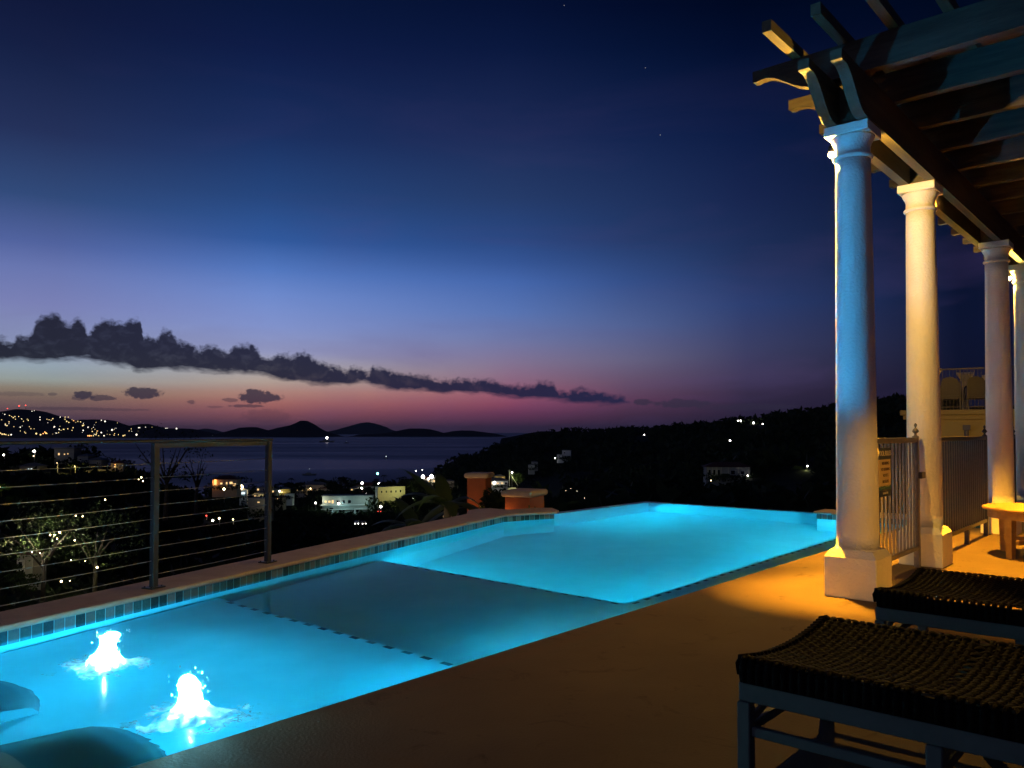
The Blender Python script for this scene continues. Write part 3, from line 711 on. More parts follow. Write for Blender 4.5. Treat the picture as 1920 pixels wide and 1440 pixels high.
# ------------------------------------------------------------------ columns
def column():
    e = empty('column', P(COLS[0], TC), TH)
    b = MB(); b.box((-.19, -.19, 0), (.19, .19, .31), .006)
    for (w, z0, z1) in ((.19, .31, .325), ):
        pass
    q = .186; b.add([(-q,-q,.31),(q,-q,.31),(q,q,.31),(-q,q,.31),(-.155,-.155,.355),(.155,-.155,.355),(.155,.155,.355),(-.155,.155,.355)], [(0,1,5,4),(1,2,6,5),(2,3,7,6),(3,0,4,7),(4,5,6,7)])
    b.build('plinth', m_plaster, e)
    b = MB(); prof = []
    for k in range(25):
        v = k / 24; prof.append((.152 - .024 * v ** 1.6 - .002 * math.sin(v * 3), .35 + v * 3.008))
    prof = [(.160, .345), (.160, .37)] + prof
    b.lathe(prof, n=56); b.build('shaft', m_plaster, e)
    b = MB(); H = 3.358
    prof = [(.128, H), (.140, H + .003), (.147, H + .014), (.147, H + .024), (.140, H + .034), (.128, H + .038), (.127, H + .095), (.131, H + .105), (.133, H + .118), (.143, H + .135), (.156, H + .160), (.160, H + .176)]
    b.lathe(prof, n=56); b.box((-.164, -.164, H + .177), (.164, .164, H + .252), .004)
    b.build('capital', m_plaster, e)
    return e
c0 = column()
CL = ['nearest white column, washed blue on its pool side', 'second white column, lit evenly amber, behind the sign gate', 'third white column, dull grey, between the two dark fence panels', 'farthest white column, cut by the right edge of the picture']
for i, s in enumerate(COLS):
    o = c0 if i == 0 else copy_tree(c0)
    o.location = P(s - .01, CT[i]); tag(o, CL[i], 'column', 'columns carrying the pergola')

# ------------------------------------------------------------------ pergola (local x along the pool, y towards it)
pg = tag(empty('pergola', (0, 0, 0), TH), 'dark timber pergola with scroll ended rafters over the terrace', 'pergola')
def scroll(x0, x1, zb, zt, end_h=.085, run=.50, both=False):
    """outline of a board in its long plane, ogee cut at the x0 end"""
    pts = [(x0, zt), (x0, zt - end_h), (x0 + .03, zt - end_h - .006)]
    K = 14; H = (zt - end_h) - zb
    for k in range(1, K + 1):
        u = k / K
        z = zt - end_h - .006 - (H - .006) * (u*u*(3-2*u)) + .035 * math.sin(u * math.pi * 2) * (1 - u * .3) * .6
        if u > .86: z = min(z, zb + .004)
        pts.append((x0 + .03 + run * u, max(zb - .02, z)))
    pts.append((x0 + .03 + run + .03, zb))
    pts += [(x1, zb), (x1, zt)]
    return pts
for t in (TC - .115, TC + .115):
    b = MB(); pr = scroll(5.66, 17.0, 3.612, 3.93, .07, .52); b.prism(pr, t - .04, t + .04, 'y'); b.build('beam', m_woodx, pg)
# blocks between the paired beams over each column
for s in COLS:
    b = MB(); b.box((s - .12, TC - .073, 3.613), (s + .12, TC + .073, 3.90)); b.build('spacer_block', m_woodx, pg)
RS = [6.2 + .742 * k for k in range(15)]
for s in RS:
    b = MB(); pr = scroll(-(TC + .72), 2.2, 3.94, 4.19, .085, .52); b.prism([(-a, z) for a, z in pr], s - .04, s + .04, 'x'); b.build('rafter', m_woody, pg)
tt = TC + .36; ts = []
while tt > -2.0: ts.append(tt); tt -= .36
for t in ts:
    b = MB(); b.box((5.6, t - .035, 4.192), (17.2, t + .035, 4.275)); b.build('purlin', m_woodx, pg)
b = MB(); b.box((6.45, -2.2, 4.277), (17.3, TC + .40, 4.30)); b.build('roof_panel', m_wood, pg)

# ------------------------------------------------------------------ lamps of the terrace
m_fix = mat('fixture_metal', (.05, .045, .04), .4, metal=.7)
g_bulb = glow('bulb_glow', (1, .66, .30), 60)
def wall_lamp(s, lab, TC=TC):
    e = tag(empty('column_lamp', P(s + .02, TC + .140, 3.475), TH), lab, 'lamp', 'small lamps under the column capitals')
    b = MB(); b.tube([(0, -.06, .05), (0, .0, .06), (0, .04, .05)], .010, 8); b.lathe([(.022, 0), (.026, .02), (.02, .05), (.006, .06)], (0, .05, -.0), 14); b.build('mount', m_fix, e)
    b = MB(); b.lathe([(.004, -.042), (.018, -.034), (.025, -.015), (.018, .0)], (0, .05, 0), 16); b.build('bulb', g_bulb, e)
    L = P(s + .03, TC + .225, 3.425)
    pt('column_lamp_light', L, 225, WARM, .012)
    return L
L1 = wall_lamp(COLS[0], 'small glowing lamp under the capital of the nearest column')
pt('column_spot', L1 + Vector((0, 0, -.03)), 4000, AMBER, .02, target=(L1.x + .05, L1.y - .10, 0), spot=37, blend=.95)
L4 = wall_lamp(COLS[3], 'small glowing lamp on the farthest column', TC=CT[3] - .015)
def downlight(s, lab, watt, spot, tgt):
    e = tag(empty('downlight', P(s, TC, 3.78), TH), lab, 'lamp', 'small downlights set between the pergola beams')
    b = MB(); b.lathe([(.036, -.0), (.04, .02), (.04, .12), (.02, .13)], (0, 0, 0), 18); b.build('housing', m_fix, e)
    b = MB(); b.lathe([(.003, -.008), (.028, -.006), (.03, -.001)], (0, 0, 0), 18); b.build('lens', g_bulb, e)
    pt('downlight_spot', P(s, TC, 3.75), watt, AMBER, .03, target=tgt, spot=spot, blend=.5)
downlight(9.2, 'downlight between the pergola beams past the second column', 3800, 84, P(9.0, 1.2, 0))

pt('added_warm_fill', P(2.6, -3.2, 1.9), 620, (1, .47, .04), .06, target=P(6.75, 1.85, .35), spot=21, blend=.6)  # unseen warm spot added to brighten the nearest plinth and the gate
pt('added_warm_fill', P(2.6, -3.2, 2.4), 7, (1, .50, .14), .06)  # weak unseen fill added from the same side

# ------------------------------------------------------------------ fences
def fence(s0, s1, t, posts, feet, mt, lab, cat, grp=None, h=1.20, pitch=.105, zb=.16):
    e = tag(empty('fence_panel', P(s0, t), TH), lab, cat, grp); L = s1 - s0
    b = MB(); b.box((0, -.02, h - .045), (L, .02, h), .004); b.build('top_rail', mt, e)
    b = MB(); b.box((0, -.018, zb), (L, .018, zb + .04), .004); b.build('bottom_rail', mt, e)
    k = 0; x = pitch * .8
    while x < L - .03:
        b = MB(); b.box((x - .009, -.009, zb + .04), (x + .009, .009, h - .045)); b.build('picket', mt, e); x += pitch
    for x in posts:
        b = MB(); b.box((x - .025, -.025, 0), (x + .025, .025, h + .012), .003)
        p = b.build('post', mt, e)
        b = MB(); b.lathe([(.020, h + .012), (.012, h + .022), (.010, h + .035), (.026, h + .048), (.030, h + .058), (.022, h + .072), (.008, h + .088), (.006, h + .096), (.012, h + .104), (.014, h + .114), (.010, h + .124), (.002, h + .134)], (x, 0, 0), 14)
        b.build('finial', mt, p)
    for x in feet:
        b = MB(); b.box((x - .022, -.022, 0), (x + .022, .022, zb + .0)); b.build('foot', mt, e)
    return e
gt = fence(6.64, 8.10, 2.05, [1.435], [.10], m_gate, 'bronze metal gate carrying the pool rules sign, between the two nearest columns', 'gate')
b = MB(); b.box((1.40, -.06, .82), (1.52, -.026, .88), .005); b.build('latch', m_iron, gt)
fence(8.60, 11.12, 2.05, [2.52], [1.5], m_iron, 'dark metal fence panel between the second and third columns', 'fence', 'dark fence panels beyond the gate')
fence(11.72, 13.06, 2.05, [1.29], [], m_iron, 'narrow dark fence panel between the third and farthest columns', 'fence', 'dark fence panels beyond the gate')

# sign
m_signb = mat('sign_board', (.62, .50, .26), .55); m_signn = mat('sign_navy', (.03, .05, .09), .5); m_signt = mat('sign_text_dark', (.12, .09, .06), .6); m_signw = mat('sign_text_pale', (.75, .70, .55), .6); m_signg = mat('sign_teal', (.02, .13, .13), .5)
sg = tag(empty('sign', P(7.0, 2.05 - .03, .92), TH), 'pool rules sign with navy header hung on the gate, half behind the nearest column', 'sign')
b = MB(); b.box((-.16, -.004, -.20), (.16, .004, .20)); b.build('board', m_signb, sg)
b = MB(); b.box((-.16, -.007, .105), (.16, -.0042, .20)); b.build('header', m_signn, sg)
b = MB(); b.box((-.16, -.007, -.20), (.16, -.0042, -.145)); b.build('footer', m_signn, sg)
b = MB(); 
wv = [(-.16, -.144), (.16, -.144)] + [(.16 - .32 * k / 32, -.118 + .008 * math.sin(k * 1.57)) for k in range(33)]
b.prism(wv, -.007, -.0042, 'y'); b.build('wave_band', m_signg, sg)
def text(body, size, x, z, m, par):
    cu = bpy.data.curves.new('sign_text', 'FONT'); cu.body = body; cu.size = size; cu.align_x = 'CENTER'; cu.align_y = 'CENTER'; cu.extrude = .0008
    tmp = bpy.data.objects.new('tmp', cu); C.objects.link(tmp); bpy.context.view_layer.update()
    me = bpy.data.meshes.new_from_object(tmp.evaluated_get(bpy.context.evaluated_depsgraph_get()))
    bpy.data.objects.remove(tmp); me.materials.clear(); me.materials.append(m)
    o = bpy.data.objects.new('lettering', me); C.objects.link(o); o.parent = par; o.location = (x, -.0085, z); o.rotation_euler = (R(90), 0, 0)
    return o
text('POOL RULES', .058, 0, .153, m_signw, sg)
for k, w in enumerate(('NO DIVING', 'NO RUNNING', 'NO PETS', 'NO GLASS')): text(w, .036, .012, .072 - k * .050, m_signt, sg)
text('THANK YOU', .024, 0, -.173, m_signw, sg)

# ------------------------------------------------------------------ cable railing on the sea side coping
A = Vector((-2.68, 6.02, .085)); Bp = Vector((-2.186, 7.196, .085)); dr = (Bp - A).normalized(); ang = math.atan2(dr.y, dr.x)
rl = tag(empty('cable_railing', A, ang), 'dark metal cable railing on the coping beside the pool', 'railing')
LP = (Bp - A).length; xs = [-LP * 3, -LP * 2, -LP, 0.0, LP]
for x in xs:
    b = MB(); b.box((x - .026, -.020, .008), (x + .026, .020, 1.085), .003); b.box((x - .012, .021, .008), (x + .012, .030, 1.03)); p = b.build('post', m_rail, rl)
    b = MB(); b.box((x - .065, -.055, 0), (x + .065, .055, .010), .003)
    for (u, v) in ((-.048, -.028), (.048, -.028), (.048, .038), (-.048, .038)): b.lathe([(.007, .010), (.007, .016), (.002, .018)], (x + u, v, 0), 8)
    b.build('base_plate', m_iron, p)
b = MB(); b.box((xs[0], -.028, 1.086), (LP + .03, .028, 1.108), .006); b.build('top_rail', m_rail, rl)
b = MB(); b.box((.03, -.010, 1.045), (LP - .03, .010, 1.0855)); b.build('sub_rail', m_rail, rl)
for k in range(9):
    z = .100 + k * .1035; b = MB(); pts = []
    for i, x in enumerate(xs[:-1]):
        for j in range(4): pts.append((x + LP * j / 4, 0, z - .004 * math.sin(math.pi * j / 4)))
    pts.append((LP, 0, z)); b.tube(pts, .0027, 6); b.build('cable', m_cable, rl)

# ------------------------------------------------------------------ woven benches
def bench():
    """local x = short side, y runs back along the long side (0 .. -1.3); origin at the near left foot"""
    Wd, Ln = .80, 1.30
    e = empty('woven_bench', (0, 0, 0), TH)
    def top(x): u = x / Wd * 2 - 1; return .440 - .038 * (1 - u * u) 
    b = MB(); b.smooth = True
    px_, py_ = .0333, .0300
    nx_ = int(Wd / px_); ny_ = int(Ln / py_)
    for i in range(nx_ + 1):            # straps along y
        x = .0 + i * Wd / nx_; hw = .0125; vs = []; fs = []; m = ny_ * 4
        for j in range(m + 1):
            y = -Ln * j / m; ph = math.cos(math.pi * (j / 4.0 + i)); z = top(x) + .0045 * ph
            if i in (0, nx_): z += .004
            for (w, dz) in ((-hw, -.004), (-hw * .6, .0), (hw * .6, .0), (hw, -.004)): vs.append((x + w, y, z + dz))
        for j in range(m):
            for q in range(3): fs.append((j*4+q, j*4+q+1, (j+1)*4+q+1, (j+1)*4+q))
        b.add(vs, fs)
    for i in range(ny_ + 1):            # straps along x, wrapped down over the rails
        y = -Ln * i / ny_; hw = .0112
        if i == int(ny_ * .47): continue
        vs = []; fs = []; path = []
        jit = random.uniform(-.004, .004)
        path += [(-.034, .355), (-.038, .375), (-.038, .405 + jit), (-.030, .428), (-.014, top(0) + .006)]
        m = nx_ * 4
        for j in range(1, m):
            x = Wd * j / m; ph = -math.cos(math.pi * (j / 4.0 + i)); path.append((x, top(x) + .0045 * ph))
        path += [(Wd + .014, top(Wd) + .006), (Wd + .030, .428), (Wd + .038, .405), (Wd + .038, .375), (Wd + .034, .355)]
        for j, (x, z) in enumerate(path):
            x0, z0 = path[max(0, j-1)]; x1, z1 = path[min(len(path)-1, j+1)]; L = math.hypot(x1-x0, z1-z0); nx0, nz0 = -(z1-z0)/L, (x1-x0)/L
            for (w, dn) in ((-hw, -.005), (-hw * .6, .0), (hw * .6, .0), (hw, -.005)): vs.append((x + nx0 * dn, y + w, z + nz0 * dn))
        for j in range(len(path) - 1):
            for q in range(3): fs.append((j*4+q, j*4+q+1, (j+1)*4+q+1, (j+1)*4+q))
        b.add(vs, fs)
    # wrapped short edges
    for y in (.012, -Ln - .012):
        for i in range(nx_ * 1 + 1):
            x = i * Wd / nx_; sgn = 1 if y > 0 else -1
            b.tube([(x, y - sgn * .02, top(x) + .004), (x, y + sgn * .012, top(x) - .004), (x, y + sgn * .020, top(x) - .03), (x, y + sgn * .014, .372)], .0095, 6)
    b.build('woven_seat', m_rope, e, fixn=False)
    b = MB(); b.box((-.028, -Ln - .0, .352), (.0, 0, .425)); b.box((Wd, -Ln, .352), (Wd + .028, 0, .425)); b.box((-.02, -.028, .352), (Wd + .02, .006, .395)); b.box((-.02, -Ln - .006, .352), (Wd + .02, -Ln + .028, .395))
    b.build('under_frame', m_rope, e)
    b = MB()
    b.box((-.022, -Ln - .02, .285), (.014, .02, .351), .004); b.build('apron', m_benchw, e)
    b = MB(); b.box((Wd - .014, -Ln - .02, .285), (Wd + .022, .02, .351), .004); b.build('apron', m_benchw, e)
    b = MB(); b.box((.015, -.016, .290), (Wd - .015, .018, .350), .004); b.build('end_apron', m_benchw, e)
    b = MB(); b.box((.015, -Ln - .018, .290), (Wd - .015, -Ln + .016, .350), .004); b.build('end_apron', m_benchw, e)
    for y in (.0, -.62, -Ln + .0):
        for x in (-.004, Wd + .004):
            b = MB(); b.box((x - .024, y - .024, 0), (x + .024, y + .024, .2848), .004); b.build('leg', m_benchw, e)
    for x in (-.004, Wd + .004):
        b = MB(); b.box((x - .014, -Ln + .026, .165), (x + .014, -.646, .20), .003); b.box((x - .014, -.594, .165), (x + .014, -.026, .20), .003); b.build('stretcher', m_benchw, e)
    for y in (0, -.62, -Ln):
        b = MB(); b.box((.022, y - .014, .165), (Wd - .022, y + .014, .20), .003); b.build('cross_stretcher', m_benchw, e)
        for sx_, s_ in ((.022, 1), (Wd - .022, -1)):
            arc = [(sx_, .20), (sx_ + s_ * .10, .215), (sx_ + s_ * .20, .25), (sx_ + s_ * .27, .2895)]
            arc2 = [(sx_ + s_ * .21, .2895), (sx_ + s_ * .15, .262), (sx_ + s_ * .07, .238), (sx_, .23)]
            b = MB(); b.prism(arc + arc2, y - .012, y + .012, 'y'); b.build('brace', m_benchw, e)
    return e
bn = bench(); bn.location = (.845, 2.915, 0)
tag(bn, 'woven strap bench nearest the camera with pale painted legs', 'bench', 'woven benches on the terrace')
bn2 = copy_tree(bn); bn2.location = (1.90, 4.15, 0)
tag(bn2, 'second woven strap bench, standing just in front of the nearest column plinth', 'bench', 'woven benches on the terrace')

# ------------------------------------------------------------------ round table
tb = tag(empty('side_table', (5.32, 8.05, 0), R(25)), 'round honey coloured wooden table on the lit terrace behind the benches', 'table')
b = MB(); b.lathe([(.50, .462), (.522, .466), (.527, .475), (.527, .485), (.522, .493), (.51, .496), (.0005, .497)], n=64); b.build('tabletop', m_teak, tb)
b = MB(); b.lathe([(.455, .385), (.475, .385), (.475, .461), (.455, .461)], n=64, sm=False); b.build('apron', m_teak, tb)
for k in range(4):
    a = R(178 + 90 * k - 5 + 25 - 25); x, y = .43 * math.cos(a), .43 * math.sin(a)
    b = MB(); q = .036
    vs = [(x + u * w, y + v * w, z) for z, w in ((0, q * .8), (.25, q), (.46, q * 1.1)) for u, v in ((-1, -1), (1, -1), (1, 1), (-1, 1))]
    b.add(vs, [(3, 2, 1, 0), (8, 9, 10, 11)] + [(r*4+i, r*4+(i+1) % 4, r*4+4+(i+1) % 4, r*4+4+i) for r in (0, 1) for i in range(4)]); b.build('leg', m_teak, tb)
b = MB(); b.box((-.40, -.018, .14), (.40, .018, .18), .003); b.build('stretcher', m_teak, tb)
b = MB(); b.box((-.018, .019, .14), (.018, .40, .18), .003); b.box((-.018, -.40, .14), (.018, -.019, .18), .003); b.build('stretcher', m_teak, tb)

# ------------------------------------------------------------------ neighbouring balcony (cream house beyond the fence)
nb0 = Vector((at(1690, 810, 20).x, 20.0, 0)); NBR = R(-30)
def NBV(u, v, z): return nb0 + Matrix.Rotation(NBR, 3, 'Z') @ Vector((u, v, z))
nh = tag(empty('neighbour_house', nb0, NBR), 'yellow neighbouring house with a railed balcony seen between the columns', 'house')
b = MB(); b.box((.12, 0, -4), (9, 6, 1.66)); b.build('wall', m_wally, nh)
b = MB(); b.box((-.02, -.14, 1.662), (9.1, 6.1, 1.79), .02); b.box((.05, -.07, 1.56), (9.05, -.002, 1.661)); b.build('cornice', m_wally, nh)
b = MB(); b.tube([(1.42, -.08, 1.4), (1.42, -.08, -.3)], .05, 10); b.box((1.34, -.14, 1.30), (1.50, -.0005, 1.42)); b.build('downpipe', m_roofg, nh)
br = tag(empty('balcony_railing', NBV(0, .06, 1.79), NBR), 'thin black balcony railing on the neighbouring yellow house', 'railing')
b = MB(); b.box((.66, -.02, .98), (8, .02, 1.01)); b.build('top_rail', m_iron, br)
b = MB(); b.box((.66, -.015, .06), (8, .015, .08)); b.build('bottom_rail', m_iron, br)
x = .70
k = 0
while x < 3.0:
    b = MB(); w = .012 if k % 8 == 0 else .005; b.box((x - w, -w, .0), (x + w, w, .98)); b.build('baluster', m_iron, br); x += .075; k += 1
def dark_chair(x, lab, rz=0):
    e = tag(empty('balcony_chair', NBV(x, .55, 1.79), NBR + rz), lab, 'chair', 'high backed chairs on the balcony')
    b = MB(); b.smooth = False
    pts = [(-.34, .40)] + [(-.34, .62), (-.32, .80), (-.24, .90), (0, .94), (.24, .88), (.33, .76), (.36, .60), (.36, .40)]
    b.prism(pts, -.30, -.24, 'y'); b.build('backrest', m_iron, e)
    b = MB(); b.box((-.34, -.24, .30), (.36, .34, .42), .02); b.build('seat', m_iron, e)
    for u in (-.36, .36):
        b = MB(); b.tube([(u, -.26, .66), (u, .1, .64), (u, .34, .58), (u, .34, .0)], .025, 6); b.build('arm', m_iron, e)
    e.scale = (.62, .62, .88)
    for u in (-.32, .32):
        b = MB(); b.box((u - .025, -.29, 0), (u + .025, -.24, .40)); b.build('leg', m_iron, e)
dark_chair(1.08, 'dark high backed chair on the balcony, left of the pair'); dark_chair(1.62, 'dark high backed chair on the balcony, right of the pair', .1)
def flared_post(x, y, h, lab):
    e = tag(empty('balcony_pillar', NBV(x, y, 1.79), NBR), lab, 'pillar', 'flared plaster pillars on the balcony')
    b = MB(); b.box((-.13, -.13, 0), (.13, .13, h - .22)); b.build('shaft', m_wallw, e)
    b = MB(); b.add([(-.13,-.13,h-.22),(.13,-.13,h-.22),(.13,.13,h-.22),(-.13,.13,h-.22),(-.30,-.30,h-.05),(.30,-.30,h-.05),(.30,.30,h-.05),(-.30,.30,h-.05),(-.30,-.30,h),(.30,-.30,h),(.30,.30,h),(-.30,.30,h)],
        [(0,1,5,4),(1,2,6,5),(2,3,7,6),(3,0,4,7),(4,5,9,8),(5,6,10,9),(6,7,11,10),(7,4,8,11),(8,9,10,11)]); b.build('flared_cap', m_wallw, e); e.scale = (.62, .62, 1)
flared_post(.72, .3, 1.03, 'flared pillar on the balcony, partly behind the second column')
flared_post(1.40, 1.1, .96, 'flared pillar on the balcony between the two chairs')
flared_post(1.95, 1.4, .90, 'flared pillar on the balcony behind the right chair')
pt('balcony_light', NBV(2.5, 2.4, 2.9), 22, (1, .6, .15), .05)
pt('yard_light', NBV(2.2, -2.4, 1.6), 7, AMBER, .05)

# ------------------------------------------------------------------ terracotta piers, bananas
def pier(px, Y, w, dpt, ztop, zbase, rz, lab, niche=False):
    p = at(px, 810, Y); e = tag(empty('gate_pier', (p.x, Y, zbase), rz), lab, 'pillar', 'terracotta garden piers beyond the coping')
    H = ztop - zbase
    b = MB(); b.box((-w/2, -dpt/2, 0), (w/2, dpt/2, H - .10), .008); body = b.build('pier_body', m_terra, e)
    b = MB(); o_ = .055
    b.box((-w/2 - o_, -dpt/2 - o_, H - .0995), (w/2 + o_, dpt/2 + o_, H), .03); b.build('stone_cap', m_cap, e)
    if niche:
        b = MB(); b.box((-w/2 - .012, -.10, .10), (-w/2 + .02, .10, .42)); b.build('niche', m_terra, body)
    return e
pier(899, 16, .38, .44, .44, -1.1, R(-14), 'tall terracotta pier with a pale stone cap beyond the pool corner', True)
pier(984, 13.2, .44, .62, .30, -1.3, R(-24), 'low terracotta pier with a broad rounded stone cap right of the tall pier')
pt('garden_spot', (at(868, 810, 15.6).x, 15.6, -.60), 8, (1, .42, .10), .05)
pt('garden_spot', (at(940, 810, 12.9).x, 12.9, -.1), 2.2, (1, .42, .10), .04)
gw = tag(empty('garden_wall', (at(846, 810, 14.5).x, 14.5, -1.2)), 'low terracotta wall end with a pale cap beneath the banana leaves', 'wall')
b = MB(); b.box((-.09, -.2, 0), (.09, .2, .93)); b.build('wall_body', m_terra, gw)
b = MB(); b.box((-.13, -.24, .9305), (.13, .24, .97), .01); b.build('stone_cap', m_cap, gw)

def banana(px, Y, zb, leaves, lab):
    p = at(px, 810, Y); e = tag(empty('banana_plant', (p.x, Y, zb)), lab, 'banana plant', 'banana plants beyond the coping')
    b = MB(); b.smooth = True; b.tube([(0, 0, 0), (.02, 0, .5), (.0, .02, 1.0)], [.09, .075, .05], 10); b.build('stem', m_bark, e)
    for (a, ln, rise, droop, w) in leaves:
        b = MB(); b.smooth = True; vs = []; fs = []; K = 16; a = R(a)
        for k in range(K + 1):
            u = k / K; r = ln * u; z = .9 + rise * u - droop * u * u
            ww = w * math.sin(min(1, u * 1.15 + .02) ** .7 * math.pi) ** .6 * (1 if u > .12 else .2) if u < 1 else .0
            ww = max(.012, ww)
            cxp, cyp = r * math.cos(a), r * math.sin(a); nx_, ny_ = -math.sin(a), math.cos(a)
            tear = 1 + .10 * math.sin(k * 2.7)
            for v in (-1, -.5, 0, .5, 1): vs.append((cxp + nx_ * ww * v * tear, cyp + ny_ * ww * v * tear, z - .10 * abs(v) * ww * 2.2 + (.0 if v else .0)))
        for k in range(K):
            for q in range(4): fs.append((k*5+q, k*5+q+1, (k+1)*5+q+1, (k+1)*5+q))
        b.add(vs, fs); b.build('leaf', m_banana, e, fixn=False)
    return e
banana(838, 13.8, -.95, [(150, 1.05, 1.2, .55, .15), (172, .95, .9, .8, .17), (20, .75, .9, 1.1, .15), (-30, .9, .7, 1.1, .16), (-75, .8, .8, 1.1, .15), (200, 1.0, .8, 1.1, .16), (110, .7, 1.1, .5, .14), (240, .85, 1.0, 1.0, .15), (0, .9, .6, 1.0, .15)], 'tall banana plant with torn leaves left of the tall pier')
banana(785, 14.8, -1.5, [(170, 1.05, .9, .9, .16), (130, .9, 1.2, .6, .15), (10, 1.0, 1.2, .8, .16), (-60, .9, .8, 1.1, .15), (45, .95, 1.2, .7, .15), (215, 1.0, .9, 1.1, .16), (-25, 1.0, 1.0, 1.1, .15), (260, .8, 1.1, 1.0, .15)], 'lower banana plant with broad drooping leaves beside the coping')
banana(738, 16, -2.3, [(160, 1.0, 1.0, 1.0, .16), (100, .8, 1.2, .8, .15), (20, 1.0, 1.0, 1.1, .16), (-50, .9, .7, 1.1, .15), (220, .9, .9, 1.1, .15), (60, .9, 1.1, .9, .15)], 'small banana plant in the dark slope behind the coping')
banana(995, 12.2, -1.35, [(95, .22, .62, .05, .05), (70, .2, .55, .0, .045), (130, .2, .5, .0, .04)], 'single upright banana shoot in front of the low pier')
pt('banana_fill', (at(770, 810, 12.9).x, 12.95, -.35), 22, (1, .74, .36), .0, target=at(805, 915, 14.3), spot=95, blend=.6)  # unseen fill lamp added to brighten the banana leaves
tree('round dark shrub between the two terracotta piers', 926, 15.5, .95, .85, 16, 60, .07, m_leafd, base=Vector((at(926, 810, 15.5).x, 15.5, -.85)), cat='shrub', name='shrub', trunk=True)
# ------------------------------------------------------------------ buildings of the near coast
SURR = []
def house(label, px, py, Y, w, h, d, m, rz=0, roof='hip', rm=None, wins=(), lit=g_win, cat='house', name='house', z=None, over=.5, band=None):
    """px,py = foot of the front middle. wins: (u centre, z, width, height, lit?) in metres on the front wall"""
    p = at(px, py, Y)
    if z is not None: p.z = z
    e = tag(empty(name, p, R(rz)), label, cat); keep(p + Vector((0, 0, h * .22)), w / 2); SURR.append((p, w, h, d))
    b = MB(); b.box((-w/2, 0, -4), (w/2, d, h)); b.build('wall', m, e)
    b = MB()
    if roof == 'hip':
        o_ = over; rh = min(w, d) * .24; ix = max(0, w/2 - d/2)
        b.add([(-w/2-o_, -o_, h+.002), (w/2+o_, -o_, h+.002), (w/2+o_, d+o_, h+.002), (-w/2-o_, d+o_, h+.002), (-ix, d/2, h+rh), (ix+.01, d/2, h+rh)], [(0,1,5,4),(1,2,5),(2,3,4,5),(3,0,4),(3,2,1,0)])
    else:
        b.box((-w/2-over*.5, -over*.5, h+.002), (w/2+over*.5, d+over*.5, h+.35))
    b.build('roof', rm or m_roofr, e)
    for (u, zz, ww, hh, on) in wins:
        b = MB(); b.box((u-ww/2-.08, -.06, zz-.08), (u+ww/2+.08, -.003, zz+hh+.08)); f = b.build('window', m_frame, e)
        b = MB(); b.box((u-ww/2, -.075, zz), (u+ww/2, -.0605, zz+hh)); b.build('pane', (lit if on else m_darkw), f)
    if band:
        for zz in band: b = MB(); b.box((-w/2-.6, -1.6, zz), (w/2+.6, -.003, zz+.35)); b.build('gallery_slab', m_frame, e)
    return e
def street_lamp(label, px, py, Y, gl=g_white, r=.35, watt=0, colr=(1, .9, .75), drop=6.0, cat='street lamp', name='street_lamp', group=None, lp=None):
    p = at(px, py, Y); e = tag(empty(name, (p.x, p.y, p.z - drop)), label, cat, group); keep(p - Vector((0, 0, r * 1.3)), r)
    b = MB()
    if drop > 1: b.tube([(0, .3, -3), (0, .3, drop - .3), (0, .2, drop + .1), (0, 0, drop)], .09, 6)
    else: b.tube([(0, r, drop - r * 2), (0, r, drop)], r * .3, 5)
    b.build('pole', m_lightpole, e)
    b = MB(); b.lathe([(r*.3, -r), (r*.85, -r*.5), (r, 0), (r*.85, r*.5), (r*.3, r)], (0, 0, drop), 10); b.build('lamp_globe', gl, e)
    if drop <= 1: b = None
    if watt: pt('street_light', (p.x + (lp or (0,0,0))[0], p.y - r - .3 + (lp or (0,0,0))[1], p.z - r - .3 + (lp or (0,0,0))[2]), watt * 1.8, colr, .2)
    return e
def car(label, px, py, Y, body=(.3,.3,.3), rz=90, tail=False):
    p = at(px, py, Y); e = tag(empty('parked_car', p, R(rz)), label, 'car')
    mb = mat('car_paint', body, .35)
    b = MB(); b.prism([(-2.1,.35),(-2.15,.75),(-1.3,.9),(-.7,1.4),(.8,1.42),(1.4,.95),(2.05,.85),(2.15,.4)], -.85, .85, 'y'); b.build('body', mb, e)
    for x in (-1.35, 1.35):
        for y in (-.86, .72): b = MB(); b.add([(x + .33*math.cos(i*.5236), y + dy, .33 + .33*math.sin(i*.5236)) for dy in (0, .15) for i in range(12)], [tuple(range(12)), tuple(range(12, 24))] + [(i, (i+1) % 12, 12+(i+1) % 12, 12+i) for i in range(12)]); b.build('wheel', m_darkw, e)
    for y in (-.6, .6): b = MB(); b.lathe([(.10, -.1), (.17, 0), (.10, .1)], (2.16 if not tail else -2.17, y, .68), 8); b.build('tail_lamp' if tail else 'headlight', g_red if tail else g_white, e)

# left hill
house('dark flat roofed villa with a few lit windows on top of the left hill', 120, 868, 195, 4.6, 3.4, 4, m_wallg, 4, 'flat', m_roofg, [(-1.2, 1.9, .35, .5, 1), (.1, 2.0, .25, .25, 1), (.9, 2.1, .22, .22, 1), (1.6, .6, .5, .6, 0)], z=None)
house('small dark hip roofed house right of the villa on the left hill', 155, 868, 192, 2.7, 1.6, 3, m_wallg, -6, 'hip', m_roofg, [(-.6, .6, .4, .4, 0)], over=.3)
house('low dark house with a long roof on the shoulder of the left hill', 178, 872, 190, 3.0, 1.2, 3, m_wallg, 0, 'hip', m_roofg, [(.6, .4, .3, .3, 0)], over=.3)
house('house behind trees with an orange lit gable on the left hill', 219, 881, 182, 2.6, 1.5, 2.5, m_wallw, 8, 'hip', m_roofr, [(-.4, .6, .4, .35, 1), (.7, .5, .3, .3, 0)], over=.25)
